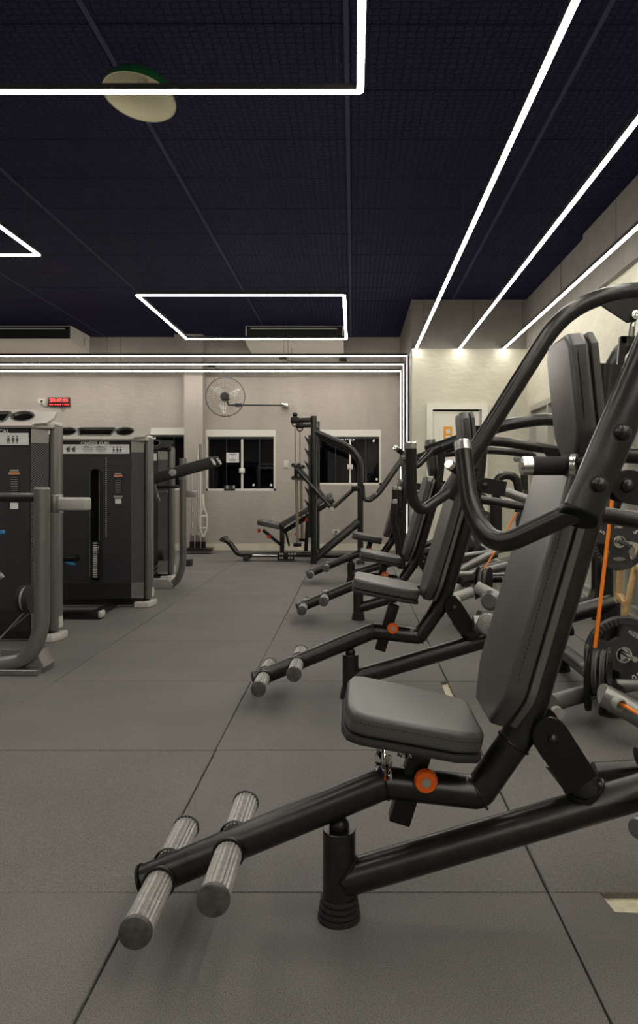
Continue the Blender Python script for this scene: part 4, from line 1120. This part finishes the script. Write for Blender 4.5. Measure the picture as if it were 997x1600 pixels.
G_tw = 'weight stack machines at the left'
L2 = thing('weight_stack_machine', 'middle weight stack machine headed CAMBER CURL, with white tray', 'gym machine', (-2.108, 6.2, 0), G_tw)
tower(L2, 'CAMBER CURL', M_tray)
L1 = thing('weight_stack_machine', 'nearest weight stack machine, cut off by the left edge', 'gym machine', (-2.345, 4.83, 0), G_tw)
tower(L1, 'VERTICAL', M_tray)
L3 = thing('weight_stack_machine', 'farthest weight stack machine, with black tray and raised padded arms', 'gym machine', (-2.34, 7.95, 0), G_tw)
tower(L3, '', M_traydark)

# machine L2: foot platform, roller arm
MB().box(P(127, 960.5, 5.68), (.33, .09, .062), bev=.012).build('foot_platform', M_black, L2)
MB().box(P(159, 959, 5.66), (.03, .094, .05), bev=.012).build('platform_cap', M_whitepl, L2)
MB().tube([P(90, 874, 6.0), P(122, 872, 5.95)], .026, 12).build('roller_arm', M_blackm, L2)
MB().bar(P(104, 879, 5.95), P(117, 882, 5.93), .03, .02, .006).build('blue_handle', M_blue, L2, label='blue release handle')
MB().bar(P(150, 956, 5.72), P(178, 945, 6.2), .05, .03).build('platform_link', M_blackm, L2)
# machine L1: side frame, arm rest, pulley
fm = MB().slab(rrect(-.04, -.045, .04, .045, .03, 4), .01, Matrix.Translation((0, 0, -5)), bev=0); fm.bm.free()
sf = MB().tube([P(65.5, 764, 4.02), P(65.5, 985, 4.02), P(45, 1030, 4.02), P(0, 1039, 4.02), P(-120, 1039, 4.02)], .041, 24, fil=[0, .18, .12, .08, 0]).build('side_frame', M_greymet, L1)
MB().lathe([(0, .008), (.036, .008), (.042, 0), (.042, -.006)], P(65.5, 764, 4.05), (0, 0, 1), 24).build('frame_cap', M_greylight, sf)
mb = MB().slab([(-.5, 0), (.0, 0), (.03, .03), (-.01, .115), (-.05, .12), (-.5, .12)], .16, Matrix.Translation(P(62, 0, 4.12)*1.0) @ FACE, bev=0); mb.bm.free()
fx = P(62, 1053, 4.0).x
ff = MB().slab([(-.6, 0), (0, 0), (.0, .028), (-.6, .034)], .06, Matrix.Translation((fx, 4.03, 0)) @ FACE, bev=.004, seg=1).build('frame_foot', M_greymet, L1)
MB().slab([(-.22, 0), (0.005, 0), (.012, .03), (-.03, .11), (-.07, .125), (-.22, .125)], .15, Matrix.Translation((fx, 4.18, 0)) @ FACE, bev=.008, seg=2).build('foot_wedge', M_greymet, ff)
MB().tube([P(-120, 777, 4.0), P(58, 777, 4.05)], .024, 16).build('cross_bar', M_black, L1)
ar = MB().box(P(109, 787.5, 4.17), (.21, .1, .072), bev=.014, bseg=3).build('arm_rest', M_greylight, L1)
MB().box(P(86, 787, 4.12), (.03, .07, .1), bev=.01).build('rest_bracket', M_greymet, ar)
for zz in (775, 798): MB().tube([P(93, zz-3, 4.2), P(93, zz+3, 4.2)], .02, 12).build('rest_bolt', M_steel, ar)
pl = MB().lathe([(0, -.05), (.082, -.05), (.085, -.035), (.07, -.03), (.07, -.012), (.085, -.007), (.085, .03), (0, .03)], P(46, 936, 4.6), (1, -.1, 0), 28).build('pulley_wheel', M_rubber, L1)
MB().lathe([(.069, -.028), (.074, -.028), (.074, -.014), (.069, -.014)], P(46, 936, 4.6), (1, -.1, 0), 28).build('pulley_ring', M_alu, pl)
for (a, b) in ((P(42, 952, 4.6), P(-30, 1030, 4.5)), (P(56, 950, 4.6), P(-20, 1012, 4.55))): MB().tube([a, b], .0045, 8).build('cable', M_greymet, L1)
MB().bar(P(-14, 834, 4.5), P(7, 831, 4.5), .03, .025, .006).build('blue_handle', M_blue, L1, label='blue release handle')
MB().tube([P(-20, 915, 4.5), P(3, 898, 4.5)], .02, 12).build('roller_end', M_steel, L1)
# machine L3: side frame with raised padded arms
Yz = 7.35
sf = MB().tube([P(286, 716, Yz), P(286, 885, Yz), P(276, 910, Yz), P(255, 918, Yz), P(150, 918, Yz)], .034, 20, fil=[0, .2, .1, .1, 0]).build('side_frame', M_greymet, L3)
MB().slab([(-.4, 0), (0, 0), (.01, .035), (-.03, .09), (-.4, .09)], .12, Matrix.Translation((P(270, 920, Yz).x, Yz+.07, 0)) @ FACE, bev=.006, seg=2).build('frame_foot', M_greylight, L3)
MB().box(P(286, 747, Yz), (.075, .07, .04), bev=.01).build('frame_head', M_greylight, sf)
for (dy, de) in ((0, 0), (.35, 9)):
    am = MB().bar(P(228, 751, Yz-.05+dy), P(334+de, 721-de*.1, Yz-.05+dy), .08, .105, .02).build('padded_arm', M_rubber, L3)
    MB().bar(P(331+de, 717-de*.1, Yz-.06+dy), P(336+de, 726-de*.1, Yz-.06+dy), .09, .012).build('arm_cap', M_steel, am)
MB().lathe([(0, 0), (.034, 0), (.034, .015), (.02, .02), (0, .02)], P(270, 738.5, Yz-.1), (0, -1, 0), 20).build('pivot_disc', M_greylight, L3)
MB().tube([P(236, 762, Yz), P(280, 760, Yz)], .016, 12).build('cross_bar', M_black, L3)
MB().tube([P(243, 770, Yz), P(262, 768, Yz)], .018, 12).build('handle_grip', M_greymet, L3)
MB().slab([(-.03, .07), (.0, .09), (.05, -.09), (.02, -.1)], .04, facing(P(243, 768, Yz)), bev=.004, seg=1).build('arm_bracket', M_greymet, L3)
MB().box(P(298, 772, Yz+.1), (.115, .08, .065), bev=.008).build('arm_rest', M_greylight, L3)
pl = MB().lathe([(0, -.04), (.06, -.04), (.064, -.028), (.052, -.022), (.052, -.01), (.064, -.004), (.064, .025), (0, .025)], P(254, 866, 7.65), (1, -.1, 0), 24).build('pulley_wheel', M_rubber, L3)
for q in (250, 257): MB().tube([P(q, 878, 7.62), P(q-24, 905, 7.55)], .005, 6).build('cable', M_greymet, L3)

# ------------------------------------------------------------------ barbell stand with bars, at the column
bs = thing('barbell_stand', 'low black stand holding upright bars beside the plaster column', 'stand', P(312, 862, 11.05))
Yc = 11.1
MB().box(P(311, 858.5, Yc), (.40, .22, .05), bev=.006).build('base_plate', M_black, bs)
for x in (300, 309, 318): 
    MB().tube([P(x, 857, Yc), P(x, 846, Yc)], .036, 14).build('sleeve', M_blackm, bs)
def upbar(x, top, lab):
    o = thing('barbell', lab, 'barbell', P(x, 856, Yc), 'bars standing in the stand')
    MB().tube([P(x, 848, Yc), P(x, 836, Yc)], .028, 14).build('sleeve', M_greymet, o)
    MB().lathe([(0, 0), (.036, 0), (.036, .02), (0, .02)], P(x, 836, Yc), (0, 0, 1), 14).build('collar', M_steel, o)
    MB().tube([P(x, 836, Yc), P(x, top, Yc)], .0135, 12).build('shaft', M_steel, o)
upbar(300, 740, 'leftmost steel bar in the upright stand')
upbar(309, 700, 'middle steel bar in the upright stand')
o = thing('multi_grip_bar', 'pale bar with a diamond shaped grip frame in the stand', 'barbell', P(318, 856, Yc), 'bars standing in the stand')
MB().tube([P(318, 852, Yc), P(318, 839, Yc)], .03, 14).build('sleeve', M_greymet, o)
mb = MB()
for s in (-1, 1): mb.tube([P(318, 841, Yc), P(318+s*5.8, 824, Yc), P(318+s*5.8, 806, Yc), P(318, 791, Yc)], .012, 10, fil=.04)
for yy in (806, 825): mb.tube([P(312.4, yy, Yc), P(323.6, yy, Yc)], .011, 10)
mb.build('grip_frame', M_frame, o)
MB().tube([P(318, 792, Yc), P(317, 772, Yc)], .018, 12).build('end_sleeve', M_frame, o)
o = thing('barbell', 'tall thin pale bar reaching highest beside the window', 'barbell', P(313, 856, Yc+.1), 'bars standing in the stand')
MB().tube([P(313.5, 856, Yc+.08), P(313, 696, Yc+.08)], .0125, 12).build('shaft', M_frame, o)
MB().tube([P(313, 728, Yc+.08), P(313, 694, Yc+.08)], .022, 12).build('sleeve', M_greymet, o)
o = MB().box((P(293, 885, 9.4).x, 9.4, .04), (.10, .16, .08), bev=.01).build('floor_wedge', M_rubber)
tag(o, 'small dark wedge on floor beside the farthest weight stack machine', 'wedge')

# small black light fixtures on the rear wall above the strips
for (x, y, lab) in ((536, 562, 'small dark fixture on rear wall below the central air conditioner, right end'), (442, 559, 'small dark fixture on rear wall below the central air conditioner, left end'), (330, 571, 'small dark fixture on rear wall just above the fan')):
    o = thing('wall_fixture', lab, 'fixture', P(x, y, YB))
    MB().box(P(x, y, YB-.03), (.11, .06, .05), bev=.01).build('body', M_rubber, o)
    MB().tube([P(x+3, y+1, YB-.02), P(x+7, y+5, YB-.012), P(x+30, y+7, YB-.012)], .005, 6).build('cable', M_rubber, o)
